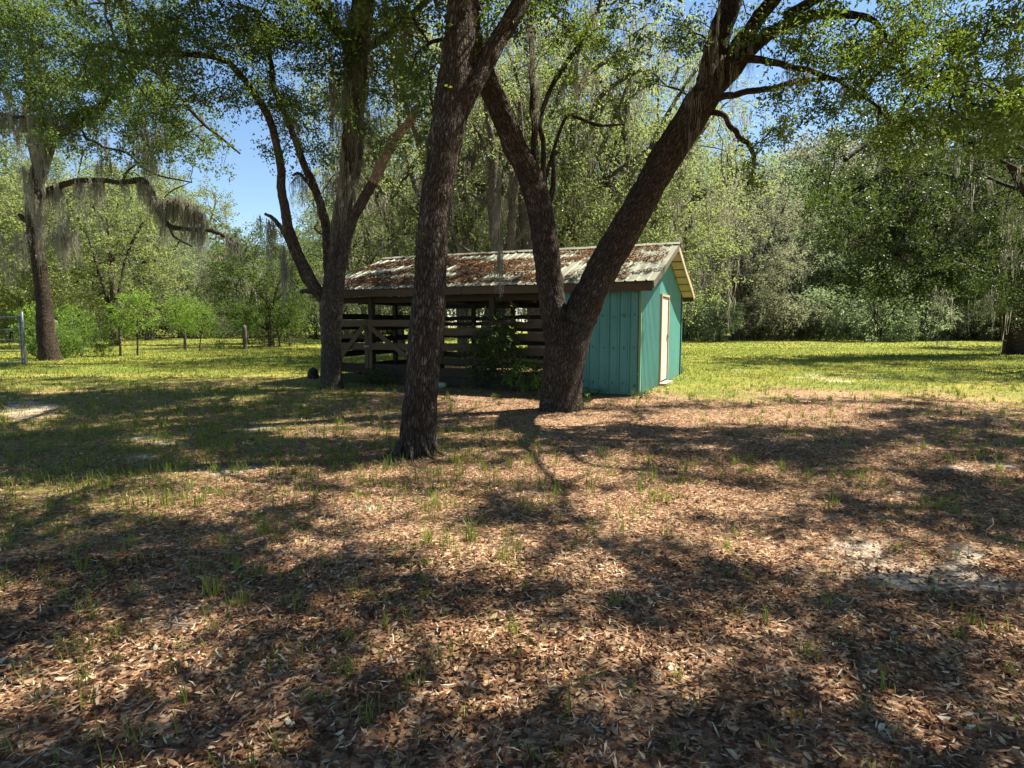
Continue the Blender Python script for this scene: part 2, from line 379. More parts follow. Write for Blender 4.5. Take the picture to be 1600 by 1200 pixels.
def tube(geo, P, R, seg=8, rough=0, seed=0, cap=True, flare=0, lump=0.0, tint=.5, ridge=0.0):
    P = np.asarray(P, float); R = np.asarray(R, float); T, N, B = frames(P)
    th = np.linspace(0, 2*np.pi, seg, endpoint=False); K = len(P)
    L = np.concatenate([[0], np.cumsum(np.linalg.norm(np.diff(P, axis=0), axis=1))])
    c, s_ = np.cos(th), np.sin(th)
    rr = np.repeat(R[:, None], seg, 1)
    bk = np.stack([rr*c, rr*s_, np.repeat(L[:, None], seg, 1)+seed*3.1], -1)
    if rough or lump:
        q = np.stack([np.broadcast_to(c, (K, seg)), np.broadcast_to(s_, (K, seg)), np.repeat(L[:, None]/np.maximum(R.mean(), .02), seg, 1)], -1)
        if lump: rr = rr*(1+lump*(fbm(q*1.1+seed*7.3, seed, 3)-.5)*2)
    if ridge:
        q2 = bk*np.array([26, 26, 6.5])+seed
        rd = 1-np.abs(vnoise(q2, seed+3)*2-1)
        q3 = bk*np.array([55, 55, 15])
        rr = rr+ridge*(rd-.5)+ridge*.5*(vnoise(q3, seed+5)-.5)
    if flare:
        fl = flare*np.exp(-L/(R[0]*1.1))
        rr = rr*(1+fl[:, None]*(.55+.75*np.maximum(0, np.cos(th*5+seed)+.3*np.cos(th*3+seed*2))[None, :]))
    V = P[:, None, :]+N[:, None, :]*(rr*c)[..., None]+B[:, None, :]*(rr*s_)[..., None]
    V = V.reshape(-1, 3); i = np.arange(K-1)[:, None]*seg; j = np.arange(seg)[None, :]; j2 = (j+1) % seg
    q = np.stack([i+j, i+j2, i+seg+j2, i+seg+j], -1).reshape(-1, 4)
    bkf = bk.reshape(-1, 3)
    if cap:
        V = np.vstack([V, P[-1]+T[-1]*R[-1]*.6]); bkf = np.vstack([bkf, [[0, 0, L[-1]]]])
        e = (K-1)*seg; jj = np.arange(seg)
        tr = np.stack([e+jj, e+(jj+1) % seg, np.full(seg, K*seg)], -1)
        geo.add(V, q, None, tint, bkf); k0 = geo.n-len(V)
        geo.t.append(tr+k0); geo.tt.append(np.full(seg, tint if np.ndim(tint) == 0 else .5))
    else: geo.add(V, q, None, tint, bkf)

def leaves(geo, C, R, n, L, W, rng, flat=.65, up=.5, droop=.0, sprays=9, tint0=.45, tints=None, lit=True):
    """sprays of folded leaf blades round every centre of C"""
    C = np.asarray(C); K = len(C)
    if K == 0: return
    R = np.broadcast_to(np.asarray(R, float), (K,))
    D = unit(rng.normal(size=(K, sprays, 3))*np.array([1, 1, flat])+np.array([0, 0, -droop])); DL = rng.uniform(.5, 1.15, (K, sprays))
    k = np.repeat(np.arange(K), n); M_ = len(k); s = rng.integers(0, sprays, M_)
    d = D[k, s]; t = rng.uniform(.08, 1, M_)**.8*DL[k, s]*R[k]
    pos = C[k]+d*t[:, None]+rng.normal(size=(M_, 3))*(R[k]*.10)[:, None]-np.array([0, 0, 1])*(t**2*.12)[:, None]
    ax = unit(d*.9+rng.normal(size=(M_, 3))*.7+np.array([0, 0, -.15]))
    nr = unit(rng.normal(size=(M_, 3))*.8+np.array([0, 0, up])); sd = unit(np.cross(ax, nr)); nr = np.cross(sd, ax)
    l = (np.broadcast_to(np.asarray(L, float), (K,))[k]*rng.uniform(.65, 1.25, M_))[:, None]; w_ = l*W*.5
    a = pos; m = pos+ax*l*.52; tip = pos+ax*l-nr*l*.1; f = nr*l*.08
    V = np.stack([a, m+sd*w_+f, tip, m-sd*w_+f], 1).reshape(-1, 3)
    Q = np.arange(M_*4).reshape(-1, 4)
    tk = rng.normal(0, .16, K)[k] if tints is None else tints[k]
    tt = np.clip(tint0+tk+rng.normal(0, .16, M_), 0, 1)
    geo.add(V, Q, None, tt)

def moss(geo, A, rng, n=22, Lm=(.3, 1.1), spread=.12, wd=.012):
    A = np.asarray(A, float)
    if len(A) == 0: return
    K = len(A); k = np.repeat(np.arange(K), n); M = K*n
    SC = 6; so = rng.normal(size=(K, SC, 3))*np.array([spread, spread, .05]); sl = rng.uniform(.25, 1.15, (K, SC)); sb = rng.integers(0, SC, M)
    l = rng.uniform(*Lm, K)[k]*sl[k, sb]*rng.uniform(.5, 1.05, M)
    p = A[k]+so[k, sb]+rng.normal(size=(M, 3))*np.array([spread*.22, spread*.22, .03])
    ph = rng.uniform(0, 6.28, M); wv = rng.uniform(.02, .09, M)*np.minimum(1, l); az = rng.uniform(0, 6.28, M)
    sd = np.stack([np.cos(az), np.sin(az), np.zeros(M)], -1)
    drift = rng.normal(size=(M, 3))*np.array([.05, .05, 0])
    rows = []
    S = 5
    for i in range(S+1):
        u = i/S; c = p-np.array([0, 0, 1])*(l*u)[:, None]+sd[:, [1, 0, 2]]*(wv*np.sin(ph+u*11))[:, None]+drift*(u*l)[:, None]-(p-A[k]-so[k, sb])*np.array([1, 1, 0])*(.6*u)
        ww = (wd*(1.0-.75*u)*(1+.6*np.sin(ph*3+u*9)))[:, None]
        rows.append((c-sd*ww, c+sd*ww))
    V = np.stack([r for pr in rows for r in pr], 1).reshape(-1, 3); b0 = np.arange(M)[:, None]*(2*(S+1))
    Q = np.concatenate([b0+np.array([[2*i, 2*i+1, 2*i+3, 2*i+2]]) for i in range(S)], 1).reshape(-1, 4)
    geo.add(V, Q, None, np.repeat(np.clip(rng.normal(.5, .2, M), 0, 1), S))

def twigs(geo, skel, C, rng, r0=.007, seg=4, maxr=.05, sag=.12, wob=.10):
    """join every foliage centre to the nearest wood, thicker towards the limbs; returns points along the twigs"""
    nodes = [np.asarray(p) for p in skel]; P = np.vstack(nodes); par = [-1]*len(P); base = len(P)
    d0 = np.array([np.min(np.linalg.norm(P-c, axis=1)) for c in C]); order = np.argsort(d0)
    allP = P.copy(); chains = []
    cap = np.zeros((base+len(C)*6, 3)); cap[:base] = P; n = base; parent = np.full(len(cap), -1); load = np.zeros(len(cap)); tipd = np.full(len(cap), 0.0)
    for ci in order:
        c = C[ci]; dd = np.linalg.norm(cap[:n]-c, axis=1)+.35*tipd[:n]
        j = int(np.argmin(dd)); a = cap[j]; dist = np.linalg.norm(c-a); K = 5
        u = np.linspace(0, 1, K+1)[1:, None]
        pts = a*(1-u)+c*u+rng.normal(size=(K, 3))*wob*dist*.35*np.sin(np.pi*u)+np.array([0, 0, 1])*sag*dist*np.sin(np.pi*u)
        idx = np.arange(n, n+K); cap[idx] = pts; parent[idx[0]] = j; parent[idx[1:]] = idx[:-1]
        tipd[idx] = tipd[j]+dist*u[:, 0]; n += K; chains.append((j, idx))
    for ch in chains: load[ch[1][-1]] += 1
    for i in range(n-1, base-1, -1):
        if parent[i] >= base: load[parent[i]] += load[i]
    rad = np.minimum(r0*np.sqrt(np.maximum(load, 1))*.9, maxr)
    for j, idx in chains:
        pp = np.vstack([cap[j], cap[idx]]); r = np.concatenate([[rad[idx[0]]*1.1], rad[idx]]); r[-1] *= .5
        if j >= base: r[0] = min(r[0], rad[j])
        tube(geo, pp, r, seg, cap=False, seed=j % 17)
    return cap[base:n]

def poisson(rng, n, fn, dmin, tries=14):
    """n random points from fn() at least dmin apart (roughly)"""
    out = np.zeros((0, 3))
    for _ in range(tries):
        c = fn(n)
        for p in c:
            if len(out) == 0 or np.min(((out-p)**2).sum(1)) > dmin*dmin:
                out = np.vstack([out, p])
                if len(out) >= n: return out
    return out

# ------------------------------------------------------------------ light falls through the canopy where the photograph shows it
LIT = [(30, 645, 80, 22), (60, 610, 60, 7), (235, 690, 70, 11), (330, 735, 110, 20), (500, 672, 110, 15), (300, 800, 50, 30), (560, 655, 60, 8), (330, 572, 120, 5), (760, 640, 80, 10), (620, 790, 130, 24), (690, 850, 110, 30),
       (760, 740, 130, 14), (860, 900, 170, 26), (1000, 720, 150, 16), (1080, 790, 190, 30), (950, 830, 90, 22), (1150, 655, 180, 12), (1330, 650, 160, 15), (1220, 870, 130, 40), (1400, 880, 170, 40), (1560, 945, 140, 18), (270, 950, 80, 24),
       (200, 1030, 140, 30), (110, 1100, 120, 28), (60, 930, 90, 14), (620, 975, 120, 22), (800, 1000, 130, 24), (960, 1010, 150, 34), (520, 1000, 60, 30), (1120, 1060, 110, 32), (1540, 1040, 110, 28), (1440, 1120, 70, 24), (700, 1110, 90, 26), (330, 1160, 60, 20),
       (1300, 590, 330, 20), (1150, 600, 130, 20), (480, 870, 60, 20), (540, 745, 60, 10), (1450, 705, 90, 10), (860, 660, 100, 8), (1290, 770, 110, 16), (440, 940, 60, 12), (900, 1120, 60, 18), (60, 850, 60, 10), (150, 780, 50, 8)]
DARK = [(180, 585, 200, 12), (420, 598, 120, 9), (220, 625, 200, 9), (1470, 660, 130, 26), (1500, 800, 200, 50), (1250, 930, 330, 22), (150, 880, 150, 30), (100, 720, 140, 30), (350, 625, 300, 14), (1430, 575, 200, 12), (750, 940, 200, 14), (1350, 1000, 160, 26), (560, 1060, 240, 26), (420, 700, 40, 14), (560, 870, 160, 10), (820, 690, 160, 8), (1430, 940, 260, 14), (700, 1170, 700, 26), (330, 1090, 120, 18), (1520, 690, 90, 12)]
def shade(P):
    """probability that a leaf clump stays, from where its shadow lands"""
    P = np.asarray(P); k = P[:, 2]/SUN[2]; gxy = P[:, :2]-SUN[None, :2]*k[:, None]
    x, y = gxy[:, 0], gxy[:, 1]
    px, py = project(np.stack([x, y, np.zeros_like(x)], -1))
    p = np.where(y < 5, .56, .46)+2.8*(n2(x, y, .45, 31)-.47)
    l = np.zeros_like(p)
    for e in LIT: l = np.maximum(l, ell(px, py, e[0], e[1], e[2]*1.12, e[3]*1.25))
    d = np.zeros_like(p)
    for e in DARK: d = np.maximum(d, ell(px, py, *e))
    p = np.where(y > 1.8, np.maximum(p*(1-.98*l), (.6+.7*p)*d*(1-.5*l)), p)
    return np.clip(p, 0.02, 1)

print('helpers', round(time.time()-T0, 1))
# ------------------------------------------------------------------ the barn
TH = math.radians(23.5)
BO = ground(997, 618.7)
barn = thing('pole_barn', 'low teal metal shed with open board corral under one long leaf strewn tin roof', 'barn', BO, -TH)
EAVE_Y, RIDGE_Y, WID, ZE, ZR = -.35, 3.0, 6.0, 2.47, 3.62
XL, XR = -8.72, .37
SL = (ZR-ZE)/(RIDGE_Y-EAVE_Y)
def roof_z(y): return ZR-abs(y-RIDGE_Y)*SL
rb = np.random.default_rng(3)
def board(name, p0, p1, h, t, mat, parent=barn, tint=None, sag=0.0, vert=False, wob=.006):
    """a plank from p0 to p1 (barn space), h tall, t thick, ends a little uneven"""
    p0, p1 = np.array(p0, float), np.array(p1, float); d = p1-p0; L = np.linalg.norm(d); dx = d/L
    upv = np.array([0, 0, 1.]) if abs(dx[2]) < .9 else np.array([1., 0, 0])
    sd = unit(np.cross(upv, dx)); up = np.cross(dx, sd)
    K = 7 if L > 1 else 2; G = Geo(); V = []; bk = []
    for i in range(K):
        u = i/(K-1); c = p0+d*u-np.array([0, 0, 1])*sag*math.sin(math.pi*u)+up*rb.normal(0, wob)+sd*rb.normal(0, wob*.6)
        for a_, b_ in ((-1, -1), (1, -1), (1, 1), (-1, 1)):
            V.append(c+sd*a_*t/2+up*b_*h/2); bk.append([L*u+p0[0], a_*t/2, b_*h/2+p0[2]*3])
    q = []
    for i in range(K-1):
        for j in range(4):
            q.append([i*4+j, (i+1)*4+j, (i+1)*4+(j+1) % 4, i*4+(j+1) % 4])
    q.append([0, 1, 2, 3]); q.append([K*4-1, K*4-2, K*4-3, K*4-4])
    G.add(V, q, None, rb.uniform(.1, .9) if tint is None else tint, bk)
    return link(name, G, mat, parent)

def ribbed(name, y0, y1, zb, ztop, axis_, off, mat, rib=.2286, hgt=.024, rw=.024, out=1, parent=barn, phase=0.0, groove=.016):
    """metal sheet standing between y0 and y1 along a wall; axis_ 'x' or 'y'; ztop is a function"""
    ks = [y0]; hs = [0.0]
    r = math.ceil((y0-phase)/rib)*rib+phase
    while r < y1-rw:
        if r > y0+rw:
            ks += [r-rw, r-rw*.45, r+rw*.45, r+rw, r+rw+.003, r+rw+.013, r+rw+.016]; hs += [0, hgt, hgt, 0, -groove, -groove, 0]
            mid = r+rib/2
            if mid < y1-rw-.02: ks += [mid-.02, mid, mid+.02]; hs += [0, .004, 0]
        r += rib
    ks.append(y1); hs.append(0.0)
    ks, hs = np.array(ks), np.array(hs); K = len(ks); G = Geo(); V = []
    nz_ = 5
    for i in range(nz_):
        for k_, h_ in zip(ks, hs):
            zt = ztop(k_); z = zb+(zt-zb)*i/(nz_-1); o_ = off+out*(h_+.0015*math.sin(k_*3+i*1.1))
            V.append((k_, o_, z) if axis_ == 'x' else (o_, k_, z))
    q = [[i*K+j, i*K+j+1, (i+1)*K+j+1, (i+1)*K+j] for i in range(nz_-1) for j in range(K-1)]
    G.add(V, q, None, .5); return link(name, G, mat, parent)

ROOMX = -1.77
# front wall, gable wall, back wall and inner wall of the closed room
for x0, x1 in ((ROOMX, ROOMX/2), (ROOMX/2+.004, -.03)):
    ribbed('siding_panel', x0, x1, .02, lambda k: 2.40, 'x', -.006, TEAL, out=-1)
zt = lambda k: roof_z(k)-.10
for y0, y1 in ((.03, .80), (.804, 1.60), (1.604, 2.36)): ribbed('siding_panel', y0, y1, .02, zt, 'y', .006, TEAL, rib=.2286*.67, hgt=.015, rw=.034, groove=.003)
ribbed('siding_panel', 2.364, 3.52, 2.30, zt, 'y', .006, TEAL, rib=.2286, hgt=.006, rw=.032, groove=.003)
for y0, y1 in ((3.524, 4.35), (4.354, 5.18), (5.184, 5.97)): ribbed('siding_panel', y0, y1, .02, zt, 'y', .006, TEAL, rib=.40, hgt=.005, rw=.032, groove=.004)
for x0, x1 in ((ROOMX, ROOMX/2), (ROOMX/2+.004, -.03)): ribbed('siding_panel', x0, x1, .02, lambda k: 2.38, 'x', WID+.006, TEAL, out=1)
for y0, y1 in ((.03, 1.5), (1.504, 3.0), (3.004, 4.5), (4.504, 5.97)): ribbed('siding_panel', y0, y1, .02, zt, 'y', ROOMX-.006, TEAL, out=-1)
G = Geo()
G.box((.016, -.022, 1.21), (.05, .02, 2.38)); G.box((.034, .02, 1.21), (.015, .062, 2.38))
link('corner_trim', G, TRIM, barn)
G = Geo(); G.box((.02, WID+.022, 1.19), (.05, .02, 2.34)); G.box((.036, WID-.02, 1.19), (.015, .06, 2.34)); link('corner_trim', G, TEAL, barn)
# screws along the ribs
G = Geo()
for z in (.28, 1.05, 1.75, 2.3):
    for k in range(8):
        x = -.1-k*.2286+rb.normal(0, .01)
        if x > ROOMX: G.box((x, -.03, z+rb.normal(0, .02)), (.022, .014, .03 if rb.random() < .6 else .05))
link('screw_heads', G, SCREW, barn, kind='stuff')
# door
G = Geo(); G.box((.012, 2.95, 1.19), (.05, .98, 2.14)); door = link('door', G, DOORM, barn)
G = Geo(); G.box((.06, 3.36, 1.25), (.03, .04, .12)); G.box((.075, 3.36, 1.25), (.02, .10, .03)); link('latch', G, STEEL, door)
for y_ in (2.41, 3.48):
    G = Geo(); G.box((.03, y_, 1.19), (.07, .07, 2.18)); link('door_jamb', G, WOOD_PALE, barn)
G = Geo(); G.box((.03, 2.945, 2.31), (.075, 1.14, .06)); link('door_lintel', G, WOOD_PALE, barn)
G = Geo(); G.box((.11, 2.9, .02), (.22, 1.05, .10)); link('door_sill', G, CONC, barn)
# roof sheets: each slope ten, ribs run down the slope
def roof_sheet(x0, x1, back, k):
    G = Geo(); ks = [x0]; hs = [0]; r = x0+.05
    while r < x1-.03:
        ks += [r-.028, r-.012, r+.012, r+.028]; hs += [0, .022, .022, 0]; r += .2286
    ks.append(x1); hs.append(0); ks, hs = np.array(ks), np.array(hs); K = len(ks); V = []
    n_ = 9; jit = rb.normal(0, .012); dz = (k % 2)*.004
    for layer in (0, 1):
        for i in range(n_):
            u = i/(n_-1); y = (RIDGE_Y-.01-(RIDGE_Y-EAVE_Y+jit)*u) if not back else (RIDGE_Y+.01+(RIDGE_Y-EAVE_Y+jit)*u)
            for kk, hh_ in zip(ks, hs):
                V.append((kk, y, roof_z(y)+hh_+dz+.004*math.sin(kk*4+u*7)-layer*.003))
    S = n_*K
    q = [[i*K+j, i*K+j+1, (i+1)*K+j+1, (i+1)*K+j] for i in range(n_-1) for j in range(K-1)]
    q += [[S+i*K+j, S+(i+1)*K+j, S+(i+1)*K+j+1, S+i*K+j+1] for i in range(n_-1) for j in range(K-1)]
    e = (n_-1)*K
    q += [[e+j, e+j+1, S+e+j+1, S+e+j] for j in range(K-1)]
    G.add(V, q, None, .5); return link('roof_sheet', G, ROOF, barn)
NS = 10; sw = (XR-XL)/NS
for k in range(NS):
    for bck in (0, 1): roof_sheet(XL+k*sw, XL+(k+1)*sw-.004, bck, k)
G = Geo()
xs = np.linspace(XL-.02, XR+.02, 60); V = []
for x_ in xs:
    w_ = .012*math.sin(x_*9)
    for yy, zz in ((-.16, -.035), (-.02, .035), (.02, .035), (.16, -.035)): V.append((x_, RIDGE_Y+yy, ZR+zz+.022+w_*.3))
G.add(V, [[i*4+j, i*4+j+1, i*4+j+5, i*4+j+4] for i in range(59) for j in range(3)]); link('ridge_cap', G, ROOF, barn)
# timber under the roof
for y_ in (EAVE_Y+.03, 2*RIDGE_Y-EAVE_Y-.03):
    for x0, x1 in ((XL+.02, -4.2), (-4.19, XR-.05)):
        board('fascia_board', (x0, y_, roof_z(y_)-.12), (x1, y_, roof_z(y_)-.12), .17, .035, WOOD, tint=.35)
for x_, m_ in ((XR-.025, WOOD_PALE), (XL+.02, WOOD)):
    for sg in (-1, 1):
        if x_ > 0: m_ = WOOD_POST if sg < 0 else WOOD_PALE
        yA = RIDGE_Y+sg*.02; yB = RIDGE_Y+sg*(RIDGE_Y-EAVE_Y-.01)
        board('bargeboard', (x_, yA, roof_z(yA)-.085), (x_, yB, roof_z(yB)-.085), .13, .03, m_, tint=.8)
for j in range(6):
    for sg in (-1, 1):
        y_ = RIDGE_Y+sg*(.22+j*.60); z_ = roof_z(y_)-.055
        board('purlin', (XL+.05, y_, z_), (XR-.06, y_, z_), .07, .05, WOOD if j else WOOD, tint=.6)
# boards lining the gable overhang from below
for sg in (-1, 1):
    for j in range(6):
        ya = RIDGE_Y+sg*(.30+j*.50); yb = ya+sg*.42
        G = Geo(); V = []
        for x_ in (.02, XR-.05):
            for yy in (ya, yb):
                for dz_ in (-.112, -.094): V.append((x_, yy, roof_z(yy)+dz_))
        G.add(V, [[0, 1, 3, 2], [4, 6, 7, 5], [0, 4, 5, 1], [2, 3, 7, 6], [0, 2, 6, 4], [1, 5, 7, 3]], None, .7, np.array(V)); link('soffit_board', G, WOOD_PALE, barn)
for k in range(10):
    x_ = -.35-k*.90
    if x_ < XL+.2: break
    for sg in (-1, 1):
        yA = RIDGE_Y+sg*.03; yB = RIDGE_Y+sg*(RIDGE_Y-EAVE_Y-.09)
        board('rafter', (x_, yA, roof_z(yA)-.16), (x_, yB, roof_z(yB)-.16), .13, .045, WOOD, tint=.5)
PX = [ROOMX-.08, -3.55, -5.33, -7.08, -8.36]
for i, x_ in enumerate(PX):
    board('post', (x_, .05, -.05), (x_, .05, 2.28), .13, .13, WOOD_DARK, tint=.7, wob=.004)
    board('post', (x_-.25*(i == 2), 5.95, -.05), (x_-.25*(i == 2), 5.95, 2.28), .12, .12, WOOD_DARK, tint=.6, wob=.004)
board('post', (-8.36, 3.0, -.05), (-8.36, 3.0, 3.3), .12, .12, WOOD_DARK, tint=.6)
for y_ in (.05, 5.95):
    for x0, x1 in ((-8.5, -5.3), (-5.29, -1.8)): board('beam', (x0, y_, 2.21), (x1, y_, 2.21), .16, .05, WOOD_DARK, tint=.6)
board('tie_beam', (-8.36, .1, 2.24), (-8.36, 5.9, 2.24), .14, .05, WOOD_DARK)
board('tie_beam', (-5.33, .1, 2.24), (-5.33, 5.9, 2.24), .14, .05, WOOD_DARK)
# corral boards, bay by bay; front
for i in range(1, len(PX)):
    xa, xb = PX[i]+.0, PX[i-1]
    if i in (3,): gatebay = (xa, xb)
    zs = {1: [(1.56, .16), (1.26, .18), (.93, .19), (.36, .22), (.12, .22)], 2: [(1.38, .20), (1.01, .20), (.66, .17), (.38, .24), (.13, .24)],
          3: [(.33, .20), (.11, .20)], 4: [(1.58, .17), (1.24, .12), (.98, .18), (.40, .20), (.15, .24)]}[i]
    for z_, h_ in zs:
        board('rail_board', (xa-.06, -.04, z_+rb.normal(0, .012)), (xb+.06, -.04, z_+rb.normal(0, .012)), h_-.015, .035, WOOD if z_ > .8 else WOOD_DARK, tint=rb.uniform(.3, .8))
    for z_, h_ in ((1.80, .14), (1.60, .13), (1.16, .17), (.52, .2), (.25, .22)):
        board('rail_board', (xa-.06, 6.03, z_+rb.normal(0, .02)), (xb+.06, 6.03, z_+rb.normal(0, .02)), h_, .035, WOOD_DARK, sag=.05 if z_ < 1 else 0, tint=rb.uniform(.3, .8))
for z_ in (1.80, 1.50, 1.15, .75, .35, .1):
    for y0, y1 in ((.1, 3.0), (3.01, 5.9)): board('rail_board', (-8.42, y0, z_), (-8.42, y1, z_+rb.normal(0, .02)), .16, .035, WOOD_DARK)
board('rail_board', (-5.3, .15, 1.05), (-3.5, 5.8, .45), .16, .035, WOOD, tint=.5)
board('rail_board', (-4.9, 3.1, 1.45), (-1.9, 3.1, 1.45), .16, .035, WOOD_DARK, tint=.5)
board('rail_board', (-4.9, 3.1, 1.05), (-1.9, 3.1, 1.02), .16, .035, WOOD_DARK, tint=.5)
board('post', (-4.95, 3.1, 0), (-4.95, 3.1, 1.75), .11, .11, WOOD_DARK)
# two gate leaves
def gate(x0, x1, up_right):
    e = bpy.data.objects.new('gate', None); COL.objects.link(e); e.parent = barn
    yy = -.11
    for x_ in (x0+.05, x1-.05): board('gate_stile', (x_, yy, .42), (x_, yy, 1.70), .10, .04, WOOD, e, tint=.8, wob=.002)
    for z_ in (1.60, 1.0): board('gate_rail', (x0, yy-.041, z_), (x1, yy-.041, z_), .17, .035, WOOD, e, tint=.75, wob=.003)
    board('gate_rail', (x0, yy+.041, .47), (x1, yy+.041, .47), .15, .035, WOOD_DARK, e, tint=.5, wob=.003)
    a, b_ = (x0+.08, x1-.08) if up_right else (x1-.08, x0+.08)
    board('gate_brace', (a, yy-.080, .50), (b_, yy-.080, 1.52), .12, .03, WOOD, e, tint=.85, wob=.002)
gate(-8.2, -7.09, True); gate(-7.07, -5.42, False)
G = Geo(); G.box((-7.08, -.205, 1.0), (.16, .02, .05)); link('gate_latch', G, STEEL, barn)
# leaves drifted on the roof
rr = np.random.default_rng(8); N = 42000
x_ = rr.uniform(XL+.05, XR-.1, N); u_ = rr.uniform(0, 1, N)
kx = (n2(x_, u_*3.3, .55, 41, 4))
streak = fbm(np.stack([(x_+u_*.9)*1.1, u_*9, np.zeros(N)], -1), 43, 3)
dens = np.clip((kx*.5+streak*.65-.50)*7, 0, 1)*np.where(u_ > .93, .25, 1)*np.clip((-x_+1.2)/2.4+(np.abs(u_-.86) < .09)*(x_ > -1.6)*(x_ < -.6), .08, 1)
keep = rr.random(N) < dens; x_, u_ = x_[keep], u_[keep]; M = len(x_)
y_ = RIDGE_Y-.05-(RIDGE_Y-EAVE_Y-.06)*u_; c_ = np.stack([x_, y_, roof_z(RIDGE_Y)-np.abs(y_-RIDGE_Y)*SL+.012+rr.uniform(0, .035, M)], -1)
def litter(geo, C, L, rng, tilt=.35, hexa=True, tl=.45, W=.38, ts=.24):
    M = len(C); az = rng.uniform(0, 2*np.pi, M)
    nr = unit(np.stack([rng.normal(0, tilt, M), rng.normal(0, tilt, M), np.ones(M)], -1))
    ax = unit(np.cross(nr, np.stack([np.cos(az), np.sin(az), np.zeros(M)], -1))); sd = np.cross(nr, ax)
    l = (L*np.clip(np.exp(rng.normal(-.08, .36, M)), .35, 1.9))[:, None]; w2 = l*W*rng.uniform(.6, 1.3, (M, 1))*.5; cu = rng.normal(.05, .10, (M, 1))*l; fo = rng.uniform(-.08, .16, (M, 1))*l
    tt = np.clip(rng.normal(tl, ts, M), 0, 1)
    if hexa:
        a = C-ax*l*.5+nr*cu; t_ = C+ax*l*.5+nr*cu
        V = np.stack([a, C-ax*l*.18+sd*w2+nr*fo, C+ax*l*.2+sd*w2*.95+nr*fo, t_, C+ax*l*.2-sd*w2*.95+nr*fo, C-ax*l*.18-sd*w2+nr*fo], 1).reshape(-1, 3)
        b0 = np.arange(M)[:, None]*6
        geo.add(V, np.concatenate([b0+[[0, 1, 2, 3]], b0+[[0, 3, 4, 5]]], 1).reshape(-1, 4), None, np.repeat(tt, 2))
    else:
        V = np.stack([C-ax*l*.5+nr*cu, C+sd*w2+nr*fo, C+ax*l*.5+nr*cu, C-sd*w2+nr*fo], 1).reshape(-1, 3)
        geo.add(V, np.arange(M*4).reshape(-1, 4), None, tt)
G = Geo(); litter(G, c_, .075, rr, .25, False, .42)
link('fallen_leaves', G, LITTER, None, BO, -TH, label='drifts of brown oak leaves lying on the tin roof', kind='stuff')
print('barn', round(time.time()-T0, 1))

# ------------------------------------------------------------------ trees near the camera
BARK_SUNLIT = bark_mat('sun_lightened_bark', (.20, .16, .13), (.48, .40, .34), (.66, .58, .50), .1, .7, .5)  # pale bark made paler still; the limb's sunlight is put into its colour
BARKS = {'pale_limb': BARK_SUNLIT}
def build_tree(name, label, base, limbs, clumps, leafkw, bark, leafmat, seed, mossA=None, mosskw={}, parts=None, twigkw={}, trunkseg=28, group=None, ridge=.012, twigmat=None, tone=None):
    """limbs: list of (name, points (K,3), radii (K), seg). The first is the trunk. World coordinates; stored relative to base."""
    rng = np.random.default_rng(seed); base = np.asarray(base, float)
    t = thing(name, label, 'tree', base, 0, group)
    skel = []
    for k, (nm, P, R, sg) in enumerate(limbs):
        P = np.asarray(P, float); R = np.asarray(R, float); n_per = 14 if k == 0 else 8
        PP = catmull(P, n_per); u = np.linspace(0, 1, len(R)); RR = np.interp(np.linspace(0, 1, len(PP)), u, R)
        if k and len(PP) > 9:
            sA = np.arange(len(PP))[:, None]*.33; wobv = np.concatenate([fbm(np.concatenate([sA+7*c_, sA*0+seed, sA*0+k*3.3], 1), 5+c_, 2)[:, None]-.5 for c_ in range(3)], 1)
            PP = PP+wobv*np.minimum(RR[:, None]*1.2+.03, .13/(1+RR[:, None]*12))*np.sin(np.pi*np.linspace(0, 1, len(PP)))[:, None]**.5
        fine = max(2, int(np.linalg.norm(np.diff(PP, axis=0), axis=1).sum()/max(.035, RR.mean()*.22)))
        s = np.linspace(0, len(PP)-1, fine); PF = np.stack([np.interp(s, np.arange(len(PP)), PP[:, c]) for c in range(3)], -1); RF = np.interp(s, np.arange(len(PP)), RR)
        G = Geo(); G.smooth = True
        tube(G, PF-base, RF, sg, lump=.10 if k == 0 else .13, seed=seed+k, flare=.17 if k == 0 else 0, ridge=ridge*min(1, RF.mean()/.15))
        o_ = link(nm, G, BARKS.get(nm, bark), t)
        if nm == 'pale_limb': o_.name = 'limb'; o_['label'] = 'pale limb with sunlight put into its bark colour'
        if len(PP) > 4: skel.append(PP[::2] if k else PP[len(PP)//2:])
    if len(clumps):
        G = Geo(); G.smooth = True
        tw = twigs(G, skel, np.asarray(clumps), rng, **twigkw)
        G.v = [v-base for v in G.v]; link('twigs', G, twigmat or bark, t, kind='stuff')
        G = Geo(); leaves(G, np.asarray(clumps), rng=rng, tints=tone, **leafkw); G.v = [v-base for v in G.v]
        link('crown', G, leafmat, t)
    else: tw = np.zeros((0, 3))
    if mossA is not None and len(mossA):
        G = Geo(); moss(G, mossA, rng, **mosskw); G.v = [v-base for v in G.v]; link('hanging_moss', G, MOSS, t, kind='stuff')
    return t, tw
def path(*p):
    """(px, py, width in px, depth)"""
    return np.array([at(a, b_, Y_) for a, b_, w_, Y_ in p]), np.array([pxr(w_, Y_) for a, b_, w_, Y_ in p])
def rooted(P, R):
    P = P.copy(); P[0, 2] = -.06; return P, R

